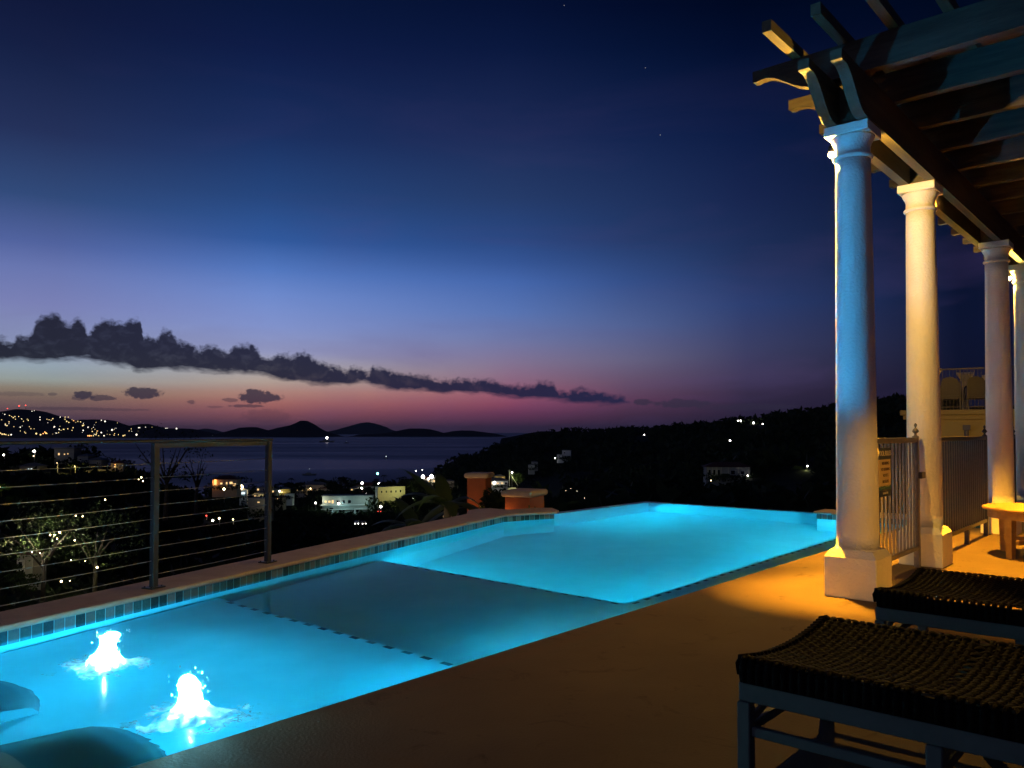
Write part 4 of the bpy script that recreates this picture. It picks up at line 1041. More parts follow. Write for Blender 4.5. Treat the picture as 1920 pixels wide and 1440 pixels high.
house('low house with small lit windows at the left edge of the hill', 55, 885, 180, 4.4, 1.3, 3, m_wallg, 0, 'hip', m_roofg, [(-.2, .6, .25, .22, 1), (.5, .6, .3, .22, 1), (1.1, .65, .25, .2, 1)], over=.3, lit=g_winc)
hw = tag(empty('garden_wall', at(96, 889, 172)), 'lit pale garden wall beside the drive on the left hill', 'wall')
b = MB(); b.prism([(-1.9, -.3), (1.5, -.9), (1.5, -.45), (-.2, .25), (-1.9, .3)], 0, .25, 'y'); b.build('wall_body', m_wallw, hw)
hw = tag(empty('garden_wall', at(185, 884, 176)), 'long low lit wall below the trees on the left hill', 'wall')
b = MB(); b.box((-2.8, 0, -1), (2.8, .25, .42)); b.build('wall_body', m_wallw, hw)
street_lamp('bright white lamp above the roofs at the top of the left hill', 64, 846, 190, g_white, .26, 14, drop=2.2)
street_lamp('small lamp just below the bright lamp on the left hill', 63, 855, 188, g_warm, .10, drop=1.2)
street_lamp('white lamp at the left edge on the hilltop', 7, 853, 190, g_white, .19, drop=2)
street_lamp('street lamp over the drive of the left hill', 107, 868, 170.5, g_warm, .05, 70, (1, .75, .25), drop=3.0, lp=(0, 0, -.8))
street_lamp('garden lamp lighting the hedge on the left hill', 140, 874, 173, g_warm, .05, 150, (1, .8, .15), drop=1.2, lp=(0, 0, .1))
street_lamp('lamp beside the gable house on the left hill', 216, 871, 178, g_orange, .09, 50, (1, .6, .15), drop=1.4)
tree('hedge tree lit yellow green between two dark bushes', 133, 175, 1.7, 3.0, 14, 60, .16, m_leaf, base=at(133, 886, 175))
tree('hedge tree lit yellow green right of the dark bush', 155, 175, 1.8, 2.6, 14, 60, .16, m_leaf, base=at(157, 886, 175))
tree('dark round bush in front of the lit hedge, left one', 118, 168, 2.4, 2.3, 14, 60, .16, m_leafd, base=at(116, 893, 168))
tree('dark round bush in front of the lit hedge, right one', 155, 168, 2.2, 2.2, 14, 60, .16, m_leafd, base=at(155, 893, 168))
street_lamp('lamp hidden in green shrubs at the left edge below the hill', 0, 913, 90, g_warm, .03, 28, (.8, 1, .1), drop=1)
tree('small shrub lit bright green at the left edge', 3, 91.5, 1.6, 1.8, 12, 60, .12, m_leaf, base=at(3, 930, 91.5), cat='shrub', name='shrub')
tree('bare twiggy tree standing against the sea behind the railing posts', 318, 42, 4.6, 4.2, 13, 26, .085, m_leafd, base=at(310, 965, 42), limb=9)
tree('slender twig topped tree behind the right bay of the railing', 362, 46, 3.8, 2.6, 8, 22, .09, m_leafd, base=at(368, 955, 46), limb=7)
# lit yard in the gully below the railing
house('small lit stone house low in the gully seen through the railing', 46, 1078, 34, .75, .85, .8, m_wallg, -8, 'hip', m_roofr, [(-.15, .25, .16, .3, 0)], over=.08)
tree('dark bush in front of the gully house', 52, 31, .9, 1.3, 14, 60, .06, m_leaf, base=at(50, 1122, 31), cat='shrub', name='shrub')
tree('small shrub beside the gully house wall', 22, 31.5, 1.1, .9, 12, 60, .06, m_leaf, base=at(24, 1105, 31.5), cat='shrub', name='shrub')
pt('yard_light', at(58, 1050, 33.2), 5, (1, .8, .35), .03)
pt('yard_light', at(35, 1020, 28.4), 22, (1, .85, .45), .05)
tree('leafy tree lit from below over the gully house', 85, 27.5, 2.9, 3.4, 26, 46, .062, m_leaf, base=at(80, 1110, 27.5))
tree('dark leafy tree with bright glints behind the lower railing cables', 180, 26, 3.0, 3.0, 22, 46, .06, m_leaf, base=at(176, 1120, 26))
pt('yard_light', at(104, 1002, 27.0), 55, (1, .93, .75), .03)
pt('yard_light', at(48, 1018, 27.2), 40, (1, .88, .55), .03)
pt('yard_light', at(78, 1000, 27.0), 34, (1, .88, .55), .03)
pt('yard_light', at(160, 1012, 25.6), 26, (1, .95, .8), .03)
pt('yard_light', at(130, 1085, 25.0), 14, (1, .9, .5), .03)
pt('yard_light', at(180, 1062, 25.0), 12, (.8, .9, .3), .03)
for k, (px, py, Y, w_) in enumerate([(112, 998, 26.2, .030), (94, 1003, 26.3, .022), (107, 1010, 26.2, .018), (140, 1013, 26, .018), (115, 1090, 25, .03), (131, 1089, 25, .012), (133, 1050, 25, .014), (160, 1052, 25, .012), (60, 1035, 26, .016), (75, 1037, 26, .014), (142, 967, 30, .02), (155, 968, 30, .02), (197, 937, 40, .035), (265, 895, 60, .05), (268, 902, 60, .04), (260, 899, 60, .03), (182, 1064, 25, .03)]):
    street_lamp('tiny garden light glinting between the leaves behind the railing', px, py, Y, g_warm, w_, drop=.25, cat='garden light', name='garden_light', group='garden lights in the gully')

# shore town
street_lamp('lamp beside the orange lit terrace on the wooded point', 404, 901, 300, g_orange, .5, 90, (1, .3, .05), drop=3)
house('orange lit house with a row of lit windows on the wooded point', 421, 912, 300, 9, 2.6, 6, m_wallw, 4, 'hip', m_roofr, [(-3.4, .6, 1.0, .9, 1), (-1.2, .8, .8, .6, 1), (.8, .8, .5, .8, 1), (2.4, .9, 1.1, .8, 1), (3.7, .1, 1.0, 1.0, 1)], over=.4)
street_lamp('round warm lamp on the slope below the orange lit house', 420, 917, 290, g_warm, .42, drop=2)
street_lamp('large pale lamp globe above the white cottage', 452, 913, 330, g_warm, .9, drop=5)
house('small cottage with cool white lamps right of the globe lamp', 456, 929, 330, 3.0, 2.2, 3, m_frame, 10, 'hip', m_roofg, [(0, .5, 1.4, .9, 1)], lit=g_winc, over=.2)
house('little house with a floodlit cream front and grey hip roof', 484, 934, 335, 4.8, 2.0, 4, m_wallw, -10, 'hip', m_roofg, [(-1.4, .3, .7, .8, 1), (1.1, .5, .5, .6, 0)], over=.4)
pt('street_light', at(478, 929, 331), 264, (1, .75, .4), .2)
pt('street_light', at(457, 924, 326), 144, (.7, .95, 1), .2)
house('cream upper house with two lit doors behind the floodlit house', 489, 921, 370, 4.2, 1.7, 4, m_wallw, 6, 'flat', m_roofg, [(-1.2, .4, .7, .8, 1), (1.1, .4, .6, .7, 0)], over=.3)
house('long grey retaining building with blank walls behind the second railing post', 482, 958, 290, 7.6, 4.2, 5, m_wallg, -14, 'flat', m_wallg, [(.6, 3.0, .9, .3, 1)], over=.1)
pt('street_light', at(487, 943, 284), 144, (1, .85, .55), .2)
street_lamp('low lamp among tree trunks on the slope left of the grey building', 437, 974, 230, g_warm, .16, 60, (1, .85, .5), drop=1.6)
for k, (px, py, gl) in enumerate([(387, 976, g_warm), (399, 976, g_white), (411, 972, g_warm)]):
    street_lamp(['left lamp of three in the dark yard below the grey building', 'middle lamp of three in the dark yard below the grey building', 'right lamp of three in the dark yard below the grey building'][k], px, py, 230, gl, .26, drop=1.2)
street_lamp('small red lamp above the three yard lamps', 387, 967, 232, g_red, .2, drop=1.5)
house('yellow lit cottage right of the second railing post', 534, 926, 400, 5, 2.4, 4, m_wally, 12, 'hip', m_roofg, [(-1.5, .5, .9, .9, 1)], over=.4)
street_lamp('lamp at the left end of the yellow lit cottage', 524, 921, 398, g_white, .5, 140, (1, .85, .3), drop=3)
house('low white shed roof lit cool beside the yellow cottage', 541, 932, 380, 4, 1.1, 3, m_frame, 0, 'flat', m_frame, [(0, .2, .6, .5, 0)], over=.2)
pt('street_light', at(540, 926, 374), 96, (.6, .95, 1), .2)
house('long two storey building with warm lamps under its eaves behind the main block', 588, 922, 520, 15, 4.4, 8, m_wallg, 0, 'hip', m_roofg, [(-5, .8, .8, .9, 1), (-3.4, .8, .8, .9, 1), (-1.6, .8, .8, .9, 1), (.6, .8, 2.2, 1, 0), (6.2, 1.0, .9, .9, 1)], over=.6)
street_lamp('lamp by the left corner of the long two storey building', 582, 916, 512, g_warm, .35, 160, (1, .6, .3), drop=3)
mb_ = house('pale two storey gallery building with teal lit floors in the town centre', 652, 966, 400, 25, 9.5, 9, m_wallg, 7, 'flat', m_roofg,
      [(-10.8, 6.4, 1.0, .9, 1), (-9, 6.4, 1.0, .9, 1), (-7.4, 6.0, .9, 1.6, 1), (-4.6, 6.0, 1.4, 1.4, 0), (-2, 6.0, 1.4, 1.4, 0), (.8, 6.0, 1.4, 1.4, 0), (-8, 2.2, 2, 1.6, 0), (-3, 1.6, 3, 1.8, 0), (4, 1.6, 3, 1.8, 0)], band=(5.0, 2.9), over=.8, cat='building', name='building')
street_lamp('bright lamp on the gallery front of the town centre building', 635, 944, 397, g_white, .5, 420, (.45, .95, 1), drop=3, lp=(1.5, -2.5, 0))
pt('street_light', at(682, 941, 395.5), 624, (.6, .95, .95), .3)
pt('street_light', at(605, 939, 396), 480, (.9, .95, .7), .3)
b = MB(); b.box((3.2, -2.2, 0), (4.0, -1.7, 2.89)); b.build('gallery_pillar', m_frame, mb_); b = MB(); b.box((11.4, -2.2, 0), (12.2, -1.7, 2.89)); b.build('gallery_pillar', m_frame, mb_); b = MB(); b.box((-7.6, -2.2, 0), (-7.0, -1.7, 2.89)); b.build('gallery_pillar', m_frame, mb_)
house('broad grey roofed shed right of the town centre building', 690, 945, 440, 15, 3.6, 12, m_wallg, 0, 'flat', m_wallg, [(-3, .8, 1.4, 1, 0)], over=.6, cat='building', name='building')
pt('street_light', at(700, 929, 437), 912, (1, .85, .5), .3)
house('long wall like building floodlit yellow green in the town', 734, 944, 400, 14, 8.0, 5, m_wallw, 24, 'flat', m_wallw, [(-5, 5.4, .7, 1.1, 0), (-2.6, 5.4, .7, 1.1, 0), (-.2, 5.4, .7, 1.1, 0), (2.2, 5.4, .7, 1.1, 0), (4.6, 5.4, .7, 1.1, 0)], over=.1, cat='building', name='building')
pt('street_light', at(728, 923, 391), 792, (1, .9, .3), .3)
pt('street_light', at(752, 921, 396), 792, (.95, 1, .35), .3)
house('square cream block at the right end of the floodlit yellow building', 757, 938, 412, 4.6, 7.4, 5, m_wallw, 24, 'flat', m_wallw, [(0, 4.5, .8, 1.1, 0)], over=.1, cat='building', name='building')
house('open canopy with pink and white lights behind the floodlit building', 682, 930, 470, 9, 2.0, 5, m_roofr, 0, 'hip', m_roofr, [(-3, .5, 1.0, .9, 1), (-1.2, .5, .8, .9, 1), (.6, .5, 1.2, 1, 1), (2.6, .5, 1, .9, 1)], lit=glow('lit_window_pink', (1, .55, .42), 2.2), over=.5, cat='building', name='canopy')
LAMPS = [(679,906,520,.75,'upper of the two white lamps left of the red roofed hall'),(678,916,500,.7,'lower of the two white lamps left of the red roofed hall'),(711,907,520,.75,'white lamp above the red roofed hall'),(676,922,465,.4,'small lamp on the left of the pink lit canopy'),(685,921,465,.45,'small lamp in the middle of the pink lit canopy'),(689,924,465,.5,'lamp on the right of the pink lit canopy'),
 (714,950,380,.55,'white lamp over the red tail lights by the gallery building'),(776,933,360,.55,'lamp on the hedge post right of the floodlit building'),(800,917,420,.75,'left lamp of the pair among trees behind the banana leaves'),(808,917,420,.7,'right lamp of the pair among trees behind the banana leaves'),
 (793,894,600,1.3,'left of the two brightest harbour floodlights'),(809,893,600,1.3,'right of the two brightest harbour floodlights'),(803,898,590,.7,'small lamp between and below the harbour floodlights'),(780,883,620,.4,'tiny mast lamp left of the harbour floodlights'),(780,896,600,.45,'small lamp left of the harbour floodlights'),(792,881,620,.3,'tiny mast lamp above the harbour floodlights'),
 (592,943,400,.4,'small lamp at the left end of the gallery building'),(735,921,430,.28,'roof lamp above the floodlit building'),(742,907,540,.3,'small lamp on the shore right of the red roofed hall')]
for px, py, Y, r, lb in LAMPS:
    street_lamp(lb, px, py, Y, g_white, r, 0, drop=6)
pt('street_light', at(775, 937, 355), 360, (.8, 1, .3), .2)
pt('street_light', at(804, 920, 414), 720, (.95, 1, .55), .3)
pt('street_light', at(801, 897, 592), 2160, (1, .85, .65), .5)
pt('street_light', at(679, 912, 505), 288, (1, .8, .5), .4)
street_lamp('green harbour light on a mast against the sea', 708, 888, 700, g_green, .95, drop=7)
house('red roofed hall on the shore between the white lamps', 697, 921, 540, 22, 3.6, 9, m_wallg, 3, 'hip', m_roofr, [(-6, 1, 1, 1, 0), (4, 1, 1, 1, 0)], over=.7, cat='building', name='building')
house('low shore house right of the harbour lamps', 820, 905, 600, 9, 3, 6, m_wallw, -6, 'hip', m_roofg, [(-2.5, .8, 1.2, 1, 1), (2, .8, 1, 1, 0)], over=.5)
house('quay house under the harbour floodlights', 797, 905, 608, 13, 3.2, 6, m_wallw, 5, 'hip', m_roofr, [(-4, .8, 1.2, 1, 1), (0, .8, 1, 1, 0), (3, .8, 1.2, 1, 1)], over=.5)
car('car with two headlights on in the street below the gallery building', 669, 984, 300, (.2, .2, .22), -80)
car('car with headlights on, right of the other headlit car', 681, 984, 305, (.25, .22, .2), -70)
car('car with red tail lights beside the gallery building', 712, 961, 360, (.3, .1, .08), 95, True)
pt('street_light', at(676, 972, 300), 37.5, (1, .9, .7), .2)

for k, (px, py, Y, w, h, m, lb) in enumerate([(563,921,505,6,2.2,m_wallw,'small cream cottage between dark trees left of the long building'),(612,923,515,7,2.4,m_wallg,'small grey cottage under the joined round trees'),(664,921,500,5,2,m_wallw,'small cream hut just left of the two white lamps'),(724,912,560,7,2.2,m_wallw,'low cream boathouse by the tall palm'),(744,914,540,6,2.2,m_wallg,'low grey boathouse right of the boathouse by the palm'),(770,908,570,7,2.4,m_wallw,'small cream quay shed left of the harbour floodlights'),(509,925,380,3.6,1.6,m_wallg,'small hut touching the left side of the second railing post'),(524,940,340,3.4,1.6,m_wallw,'small cream hut below the yellow cottage'),(842,908,560,7,2.2,m_wallw,'low cream house behind the tall pier'),(912,897,540,5,2,m_wallg,'little grey house high above the tall pier')]):
    house(lb, px, py, Y, w, h, 4, m, (k * 7) % 20 - 10, 'hip', m_roofr if k % 2 else m_roofg, [(-w*.28, .5, .8, .8, 1), (w*.22, .5, .7, .8, k % 3 == 0)], over=.4)
for k, (px, py, Y, w_) in enumerate([(560,915,500,30),(618,917,508,40),(728,907,552,60),(770,903,562,60),(512,919,374,20),(843,903,552,60)]): pt('street_light', at(px, py, Y), w_ * 2, (1, .8, .45), .1)

# single town trees
TT = 'town trees'
for (lb, px, base, Y, h, w, mm) in [
 ('largest round dark tree of the town, left of the white lamps', 642, 927, 480, 10.0, 15, m_leafd), ('round dark tree joined to the largest town tree on its left', 622, 927, 482, 7.5, 9, m_leafd), ('flat topped dark tree over the long two storey building', 600, 916, 560, 6.5, 13, m_leafd),
 ('broad dark tree right of the shore hall', 762, 928, 440, 8.5, 15, m_leafd), ('dark tree beside the floodlit building end', 788, 934, 400, 9, 10, m_leafd), ('dark tree left of the long building by the shore', 540, 922, 520, 6, 8, m_leafd), ('dark tree behind the yellow cottage', 560, 926, 500, 6.5, 9, m_leafd),
 ('hedge tree lit yellow green by the lamp post in town', 787, 957, 352, 6.2, 8.2, m_leaf), ('tree lit pale green under the paired lamps', 806, 937, 408, 7, 7, m_leaf), ('dark tree in front of the floodlit building', 762, 962, 330, 7, 7, m_leafd), ('tree by the lamp pair with glinting leaves', 822, 945, 360, 8, 8, m_leafd)]:
    tree(lb, px, Y, h, w, 26, 60, .55, mm, base=at(px, base, Y), group=TT)
def palm(label, px, py_top, Y, h):
    p = at(px, py_top, Y); e = tag(empty('palm_tree', (p.x, Y, p.z - h)), label, 'palm tree')
    b = MB(); b.smooth = True; b.tube([(0, 0, -2), (.15, 0, h*.5), (0, 0, h)], [.28, .2, .16], 6); b.build('trunk', m_bark, e)
    b = MB()
    for k in range(15):
        a = k * 2.4; L = random.uniform(2.2, 3.0); up = random.uniform(-.1, .9)
        for q in range(5):
            u0, u1 = q / 5, (q + 1) / 5
            def pp(u, s): return (L*u*math.cos(a) - s*math.sin(a), L*u*math.sin(a) + s*math.cos(a), h + up*L*u*.6 - 1.5*u*u + (-.18 if s else 0))
            wd = .42 * (1 - u0 * .6); b.add([pp(u0, wd), pp(u0, 0), pp(u1, 0), pp(u1, wd*.8)], [(0,1,2,3)]); b.add([pp(u0, -wd), pp(u0, 0), pp(u1, 0), pp(u1, -wd*.8)], [(0,1,2,3)])
    b.build('crown', m_leafd, e, fixn=False)
palm('tall palm right of the green harbour light', 719, 891, 600, 9); palm('lower palm below the green harbour light', 705, 898, 610, 6)
palm('left palm of the pair on the shore right of the harbour light', 749, 896, 600, 7); palm('right palm of the pair on the shore right of the harbour light', 757, 894, 600, 8)
palm('palm against the sea right of the second railing post', 546, 897, 560, 8)

# right of the piers
house('white roofed house with a bright lamp right of the tall pier', 932, 910, 470, 13, 2.6, 7, m_frame, 4, 'hip', m_roofg, [(-2.8, .7, 1.0, 1.0, 1), (.4, .8, 1.2, .7, 1), (3.0, .8, 1.2, .9, 1), (5.2, .8, 1, .8, 0)], over=.5)
street_lamp('bright lamp on the white roofed house by the tall pier', 927, 905, 466, g_white, .75, 160, drop=3)
house('upper gabled house with a yellow lit end above the white roofed house', 938, 900, 520, 6.5, 2.4, 5, m_wally, 14, 'hip', m_roofg, [(1.6, .5, .9, 1, 1)], over=.3)
pt('street_light', at(940, 893, 515), 312, (1, .85, .45), .3)
tree('round tree floodlit bright green behind the low pier', 970, 430, 8.4, 8.6, 34, 90, .42, m_leaf, base=at(970, 916, 430))
street_lamp('tall lamp left of the green floodlit tree', 960, 886, 424, g_white, .42, 900, (.9, 1, .35), drop=7, lp=(2.0, -4.5, -.5))
pw = tag(empty('utility_pole', at(955, 912, 420)), 'white leaning utility pole beside the green floodlit tree', 'pole')
b = MB(); b.tube([(0, 0, 0), (0, 0, 8.8)], [.16, .12], 8); b.tube([(0, 0, 7.2), (4.6, 0, .2)], .10, 6); b.box((-.7, -.07, 8.0), (.7, .07, 8.15)); b.build('pole_shaft', m_frame, pw)
st_ = tag(empty('retaining_wall', at(963, 918, 425)), 'pale lit retaining wall at the foot of the green floodlit tree', 'wall')
b = MB(); b.prism([(-3.2, -2), (3.6, -2), (3.6, -.4), (1.0, 1.0), (-3.2, 1.0)], 0, .4, 'y'); b.build('wall_body', m_wallw, st_)
pt('street_light', at(968, 911, 421), 336, (1, .9, .6), .3)
for k, (px, py, Y) in enumerate([(997, 878, 520), (1003, 872, 530)]):
    house(['small grey roadside house on the slope right of the green tree', 'smaller grey house just above the roadside house'][k], px, py, Y, 4, 2, 3, m_wallg, 5, 'hip', m_roofg, [(0, .6, .6, .6, 0)], over=.3)
pt('street_light', at(998, 868, 510), 216, (.8, .9, .9), .3)
house('pale box villa alone on the dark headland', 1062, 857, 650, 7, 5.2, 7, m_frame, -8, 'flat', m_wallg, [(-1.5, 3, 1, .9, 0)], over=.2)
house('lower wing of the pale headland villa', 1051, 859, 648, 6, 2.6, 6, m_frame, -8, 'flat', m_wallg, [(-1, .8, .9, .9, 0)], over=.2)
street_lamp('lamp at the left of the headland villa', 1041, 859, 645, g_white, .42, 0, drop=2)
pt('street_light', at(1058, 852, 635), 110, (.8, .85, .95), .4)
RL = [(1384,789,850,.6,'left light of the close pair on the right ridge'),(1389,789,850,.75,'right light of the close pair on the right ridge'),(1413,793,830,.95,'brightest single light on the right ridge'),(1430,795,820,.6,'dim light right of the brightest ridge light'),(1369,826,480,.45,'single light halfway down the right slope'),(1208,815,950,.55,'faint light far left on the dark ridge')]
for px, py, Y, r, lb in RL: street_lamp(lb, px, py, Y, g_white, r, 0, drop=2, cat='lamp')
vh = house('long veranda house with a lit eave on the dark slope right of the pool', 1365, 893, 250, 13.5, 2.9, 6, m_wallg, -6, 'hip', m_roofr, [(-5.6, .4, .7, 1.6, 0), (-4.2, .4, .7, 1.6, 0), (-2.8, .4, .7, 1.6, 0), (1.5, .6, 1.2, 1.2, 0), (4.4, .6, 1, 1, 0)], over=.8)
for x in (-6.2, -4.9, -3.5, -2.1, 0, 3, 6.2): b = MB(); b.box((x-.09, -.75, 0), (x+.09, -.6, 2.9)); b.build('veranda_post', m_wallw, vh)
pt('street_light', at(1342, 886, 246.5), 16, (1, .92, .35), .2)
street_lamp('white lamps at the right end of the veranda house', 1402, 892, 247, g_white, .20, 8, (1, 1, .9), drop=1.5)
street_lamp('small lamp below the left end of the veranda house', 1333, 901, 240, g_warm, .14, 8, (.9, 1, .4), drop=1)
tree('shrub lit yellow green in front of the veranda house', 1355, 243, 2.2, 6.5, 26, 60, .16, m_leaf, base=at(1355, 902, 243), cat='shrub', name='shrub')
tree('dim shrub between the veranda house and the lamp lit tree', 1455, 250, 2.4, 3.4, 16, 60, .16, m_leaf, base=at(1455, 902, 250), cat='shrub', name='shrub')
pt('street_light', at(1452, 893, 246), 5.25, (1, .95, .3), .1)
tree('tree lit yellow green under the street lamp on the right slope', 1494, 252, 3.2, 4.6, 26, 70, .18, m_leaf, base=at(1496, 894, 252))
street_lamp('street lamp over the lit tree on the right slope', 1514, 874, 249, g_white, .22, 75, (.95, 1, .35), drop=4, lp=(-1.0, -1.2, -.5))
up = tag(empty('utility_pole', at(1532, 894, 250)), 'short wooden utility pole right of the lamp lit tree', 'pole')
b = MB(); b.tube([(0, 0, 0), (0, 0, 3.0)], [.16, .13], 8); b.build('pole_shaft', m_teak, up)
up = tag(empty('utility_pole', at(1513, 874, 251)), 'thin tall pole above the street lamp on the right slope', 'pole')
b = MB(); b.tube([(0, 0, -4), (0, 0, 3.6)], [.07, .03], 6); b.build('pole_shaft', m_lightpole, up)
for k, (px, py, Y) in enumerate([(1061, 920, 110), (1070, 916, 110), (1082, 921, 110), (1096, 934, 80)]):
    street_lamp(['left', 'middle', 'right', 'lowest'][k] + ' of four faint garden lights on the dark slope beyond the infinity edge', px, py, Y, g_warm, .022, 1.6 if k < 3 else .5, (1, .95, .6), drop=.5, cat='garden light', name='garden_light')

# boats
def boat(label, px, py, Y, L, gl=g_white, r=.5, mh=3.0):
    p = at(px, py, Y); p.z = SEA; e = tag(empty('boat', (p.x, Y, SEA), R(8)), label, 'boat')
    b = MB(); W2 = L * .13; H = L * .09
    vs = [(-L/2, -W2, H), (L*.25, -W2, H), (L/2, 0, H*1.3), (L*.25, W2, H), (-L/2, W2, H), (-L*.45, -W2*.7, -.2), (L*.2, -W2*.7, -.2), (L*.42, 0, -.2), (L*.2, W2*.7, -.2), (-L*.45, W2*.7, -.2)]
    b.add(vs, [(0,1,2,3,4), (9,8,7,6,5), (0,5,6,1), (1,6,7,2), (2,7,8,3), (3,8,9,4), (4,9,5,0)]); b.build('hull', m_wallg, e)
    b = MB(); b.box((-L*.25, -W2*.6, H + .002), (L*.12, W2*.6, H + L*.09)); b.build('cabin', m_wallg, e)
    b = MB(); b.tube([(0, 0, H), (0, 0, H + mh)], L*.006, 6); b.build('mast', m_lightpole, e)
    b = MB(); b.lathe([(r*.3, -r), (r, 0), (r*.3, r)], (0, 0, H + mh + r), 10); b.build('anchor_light', gl, e)
boat('ferry with one bright light far out under the pointed island', 613, 829, 3600, 70, g_white, 5.0, 9)
boat('dark yacht with a small mast light right of the railing', 580, 889, 860, 15, g_winc, .28, 5)
boat('small dark boat right of the ferry', 650, 831, 3300, 24, g_winc, .3, 4)
boat('tiny white lit boat in the middle of the bay', 724, 859, 1400, 8, g_winc, .9, 2)
boat('tiny boat by the low islands at the left', 399, 818.7, 7000, 40, g_white, 3.5, 5)

# lights of the far town across the bay
g_cA = glow('far_lamp_yellow', (1, .74, .30), 1.9); g_cB = glow('far_lamp_white', (1, .92, .75), 2.4); g_cC = glow('far_lamp_orange', (1, .42, .12), 3.2)
meshes = []
for gm in (g_cA, g_cB, g_cC):
    b = MB(); b.lathe([(.3, -1), (.85, -.5), (1, 0), (.85, .5), (.3, 1)], (0, 0, 0), 8); o = b.build('far_light', gm); meshes.append(o.data); bpy.data.objects.remove(o)
def far_light(px, py, r, k, label='tiny light of the town on the far left hillside across the bay', grp='lights of the far town', name='far_light'):
    H = at(px, interp(ISL_L, px), DL).z - SEA
    z = at(px, py, DL - 450).z - SEA; v = -max(0.0, 1 - max(0, min(.98, z / max(5, H)))) ** (1/1.4) * 900 - 60
    p = at(px, py, DL + v); o = bpy.data.objects.new(name, meshes[k]); C.objects.link(o); o.location = p; o.scale = (r, r, r)
    tag(o, label, 'light', grp); return o
CITY = [(5,775,5,1),(9,777,5.5,1),(3,787,5,0),(18,779,6,0),(22,781,5,0),(25,783,7,0),(28,781,6,0),(35,781,5,0),(29,786,5,0),(17,791,6,0),(10,795,6,0),(13,798,7,0),(10,797,5,1),(38,801,6,1),(60,771,5,1),(64,770,4,1),(75,782,6,1),(75,787,6,1),(51,786,5,0),(53,788,6,0),(44,790,5,0),(41,786,4,0),(88,786,5,0),(92,787,5,0),(99,785,7,0),(96,788,5,0),
 (113,782,6,1),(122,782,6,0),(128,782,6,0),(122,786,6,0),(125,790,8,0),(129,792,7,0),(135,787,4,0),(138,789,7,2),(146,790,6,0),(151,791,6,0),(142,792,5,0),(102,800,8,1),(111,805,7,1),(119,805,6,0),(127,804,6,0),(137,802,6,0),(135,807,5,0),(155,798,9,0),(157,797,6,0),(165,801,7,1),(156,807,7,1),(190,788,6,1),(197,790,10,1),(210,806,11,1),(190,811,8,1),(195,817,7,1),(185,817,5,0),(172,804,4,0),(173,809,6,0),(178,805,4,0),(181,812,6,0),(180,815,7,0),
 (165,817,7,2),(168,817,8,2),(171,817,6,2),(175,817,6,0),(183,808,4,2),(1,812,7,0),(4,814,8,0),(8,814,8,0),(11,815,6,0),(16,816,6,0),(21,815,8,1),(46,810,5,0),(48,812,5,0),(68,813,10,0),(76,815,9,0),(81,813,6,2),(86,812,9,2),(84,810,6,2),(88,813,5,0),(105,812,5,1),(110,811,5,0),(64,804,4,0),(58,804,5,0),(55,800,4,0),(26,800,4,0),(38,808,4,0),(214,816,5,0),(215,813,5,0),(222,815,5,0),(231,817,8,0),(234,816,6,0),(206,815,4,0),(256,815,11,1),(246,804,5,0),(242,808,5,0),(237,802,4,0),(260,802,6,1),(262,802,5,1),(220,793,4,0),(285,801,3.5,0),(311,803,6,1),(331,803.5,10,1),(314,803,4,1)]
CITY = [c for c in CITY]
for px, py, r, k in CITY: far_light(px, py, r * .62, k)
rnd = random.Random(3)
for _ in range(34):
    px = rnd.uniform(-60, 215) if rnd.random() < .85 else rnd.uniform(215, 300); y0 = interp(ISL_L, px) + 5
    if y0 > 812: continue
    far_light(px, rnd.uniform(y0, 815), rnd.uniform(1.3, 2.7), rnd.choice((0, 0, 1)))
for (px, py, lb) in ((14, 766, 'left red aircraft warning light on the far hill mast'), (36, 761, 'middle and brightest red warning light on the far hill mast'), (48, 760, 'right and faintest red warning light on the far hill mast')):
    p = at(px, py, DL); zt = at(px, interp(ISL_L, px), DL).z
    e = tag(empty('radio_mast', (p.x, DL, zt - 12)), lb, 'mast'); b = MB(); b.tube([(0, 0, 0), (0, 0, p.z - zt + 12)], 1.0, 6); b.build('mast_shaft', m_isle, e)
    b = MB(); r = 5.5 if px == 36 else 4.2; b.lathe([(r*.3, -r), (r, 0), (r*.3, r)], (0, 0, p.z - zt + 12), 8); b.build('warning_light', g_red, e)
for k, (px, py, r) in enumerate([(1058, 10, 14), (1210, 127, 12), (1238, 253, 15)]):
    b = MB(); b.lathe([(.3*r, -r), (r, 0), (.3*r, r)], (0, 0, 0), 8); o = b.build('star', glow('star_glow', (1, .85, .8), .9)); o.location = at(px, py, 40000)
    tag(o, ['highest faint star in the dark blue sky', 'middle faint star of three in the dark sky', 'lowest faint star left of the pergola'][k], 'star')
# woodland that covers the slopes: reads as one dark mass
wb = MB()
def blocked(px, Y, r, ztop):
    py = 810 - F * (ztop - 1.25) / Y; rp = r * F / Y
    for a, b_, y_, f in KEEP:
        if Y < f + 2 and px + rp > a and px - rp < b_ and py < y_: return True
    return False
def wood_patch(px0, px1, y0, y1, count, rmin, rmax, nq, sz, cond=None):
    for _ in range(count):
        px = random.uniform(px0, px1); Y = math.exp(random.uniform(math.log(y0), math.log(y1)))
        if cond and not cond(px, Y): continue
        g = ground(px, Y)
        if g.z < SEA + .6: continue
        r = random.uniform(rmin, rmax)
        rz_ = r * random.uniform(.6, 1.0)
        if blocked(px, Y, r * 1.1, g.z + r * .55 + rz_ * 1.1): continue
        leaf_ball(wb, (g.x, g.y, g.z + r * .55), r, rz_, nq, sz * r, shell=.6)
def clear(px, Y): return True
wood_patch(-200, 400, 60, 260, 900, 1.6, 3.4, 34, .55, clear)
wood_patch(-200, 400, 180, 240, 330, 1.6, 3.6, 40, .5, clear)
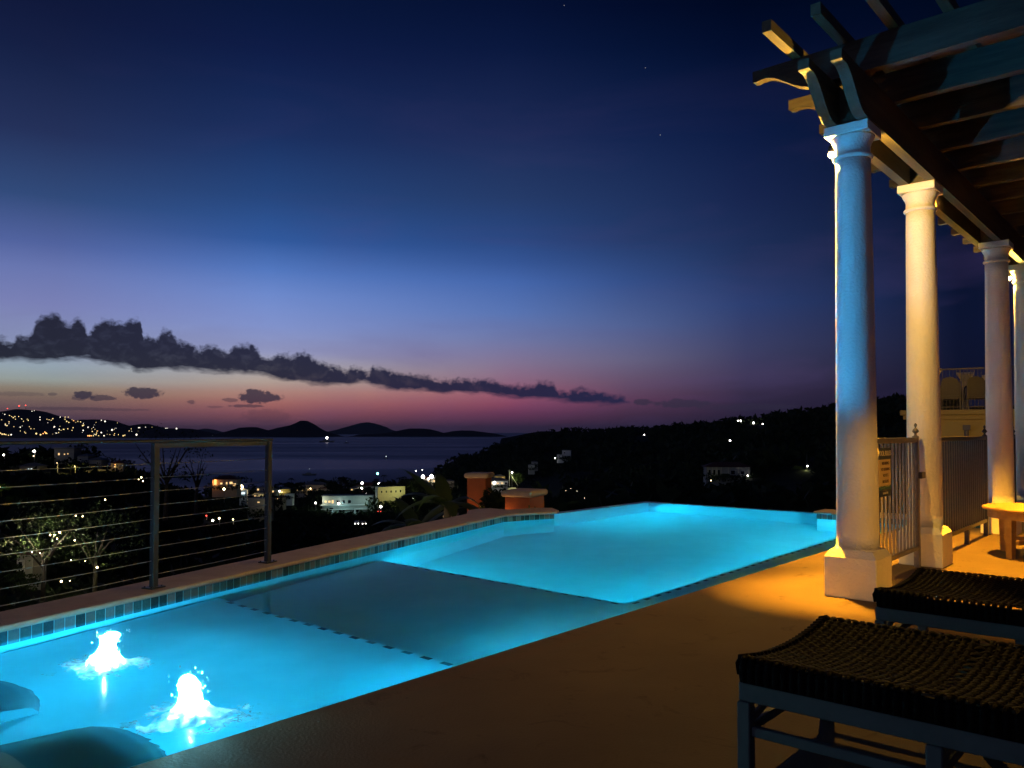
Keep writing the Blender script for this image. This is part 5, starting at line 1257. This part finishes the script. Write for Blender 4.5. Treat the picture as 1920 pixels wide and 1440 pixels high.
wood_patch(350, 900, 60, 330, 900, 2.0, 4.2, 30, .5, clear)
wood_patch(390, 900, 330, 660, 560, 2.4, 5.0, 30, .5, clear)
wood_patch(820, 1800, 90, 600, 900, 2.5, 5.5, 26, .5, clear)
wood_patch(820, 1800, 600, 1200, 1500, 4, 8.5, 26, .5, clear)
wood_patch(1250, 1800, 430, 900, 700, 3.5, 7.0, 30, .5, clear)
wood_patch(-200, 1400, 20, 60, 520, .7, 1.7, 46, .38, lambda px, Y: Y > 24 or px > 560)
wood_patch(-100, 1300, 13, 24, 200, .4, .8, 46, .38, lambda px, Y: not (690 < px < 1040))
for p, w, h, d in SURR:
    k = max(5, int(w * 1.1))
    for i in range(k):
        u = -w * .62 + w * 1.24 * (i + random.uniform(-.3, .3)) / (k - 1); r = random.uniform(.22, .36) * h + .25
        leaf_ball(wb, (p.x + u, p.y - random.uniform(.6, 1.6) - r, p.z - r * .35 + (.0 if abs(u) < w * .45 else h * .22)), r * 1.5, r, 34, .42 * r, shell=.5)
    for i in range(k):
        u = -w * .7 + w * 1.4 * (i + random.uniform(-.4, .4)) / (k - 1); r = random.uniform(.3, .5) * h + .3
        leaf_ball(wb, (p.x + u, p.y + d + r, p.z + h * .75), r * 1.5, r * 1.2, 40, .42 * r, shell=.5)
tag(wb.build('woodland', m_leafd, fixn=False), 'dark scrub and woodland covering the slopes below the pool', 'woodland', kind='stuff')



# ------------------------------------------------------------------ evening haze over the bay
m_haze = bpy.data.materials.new('evening_haze'); m_haze.use_nodes = True
n = m_haze.node_tree.nodes; l = m_haze.node_tree.links; n.clear()
pv = n.new('ShaderNodeVolumePrincipled'); pv.inputs['Color'].default_value = (.75, .80, .95, 1); pv.inputs['Density'].default_value = 2.0e-5; pv.inputs['Anisotropy'].default_value = 0
ho = n.new('ShaderNodeOutputMaterial'); l.new(pv.outputs[0], ho.inputs['Volume'])
b = MB(); b.box((-27000, -60, -52), (27000, 43000, 300)); tag(b.build('haze', m_haze), 'thin evening haze lying over the bay and hills', 'haze', kind='stuff')
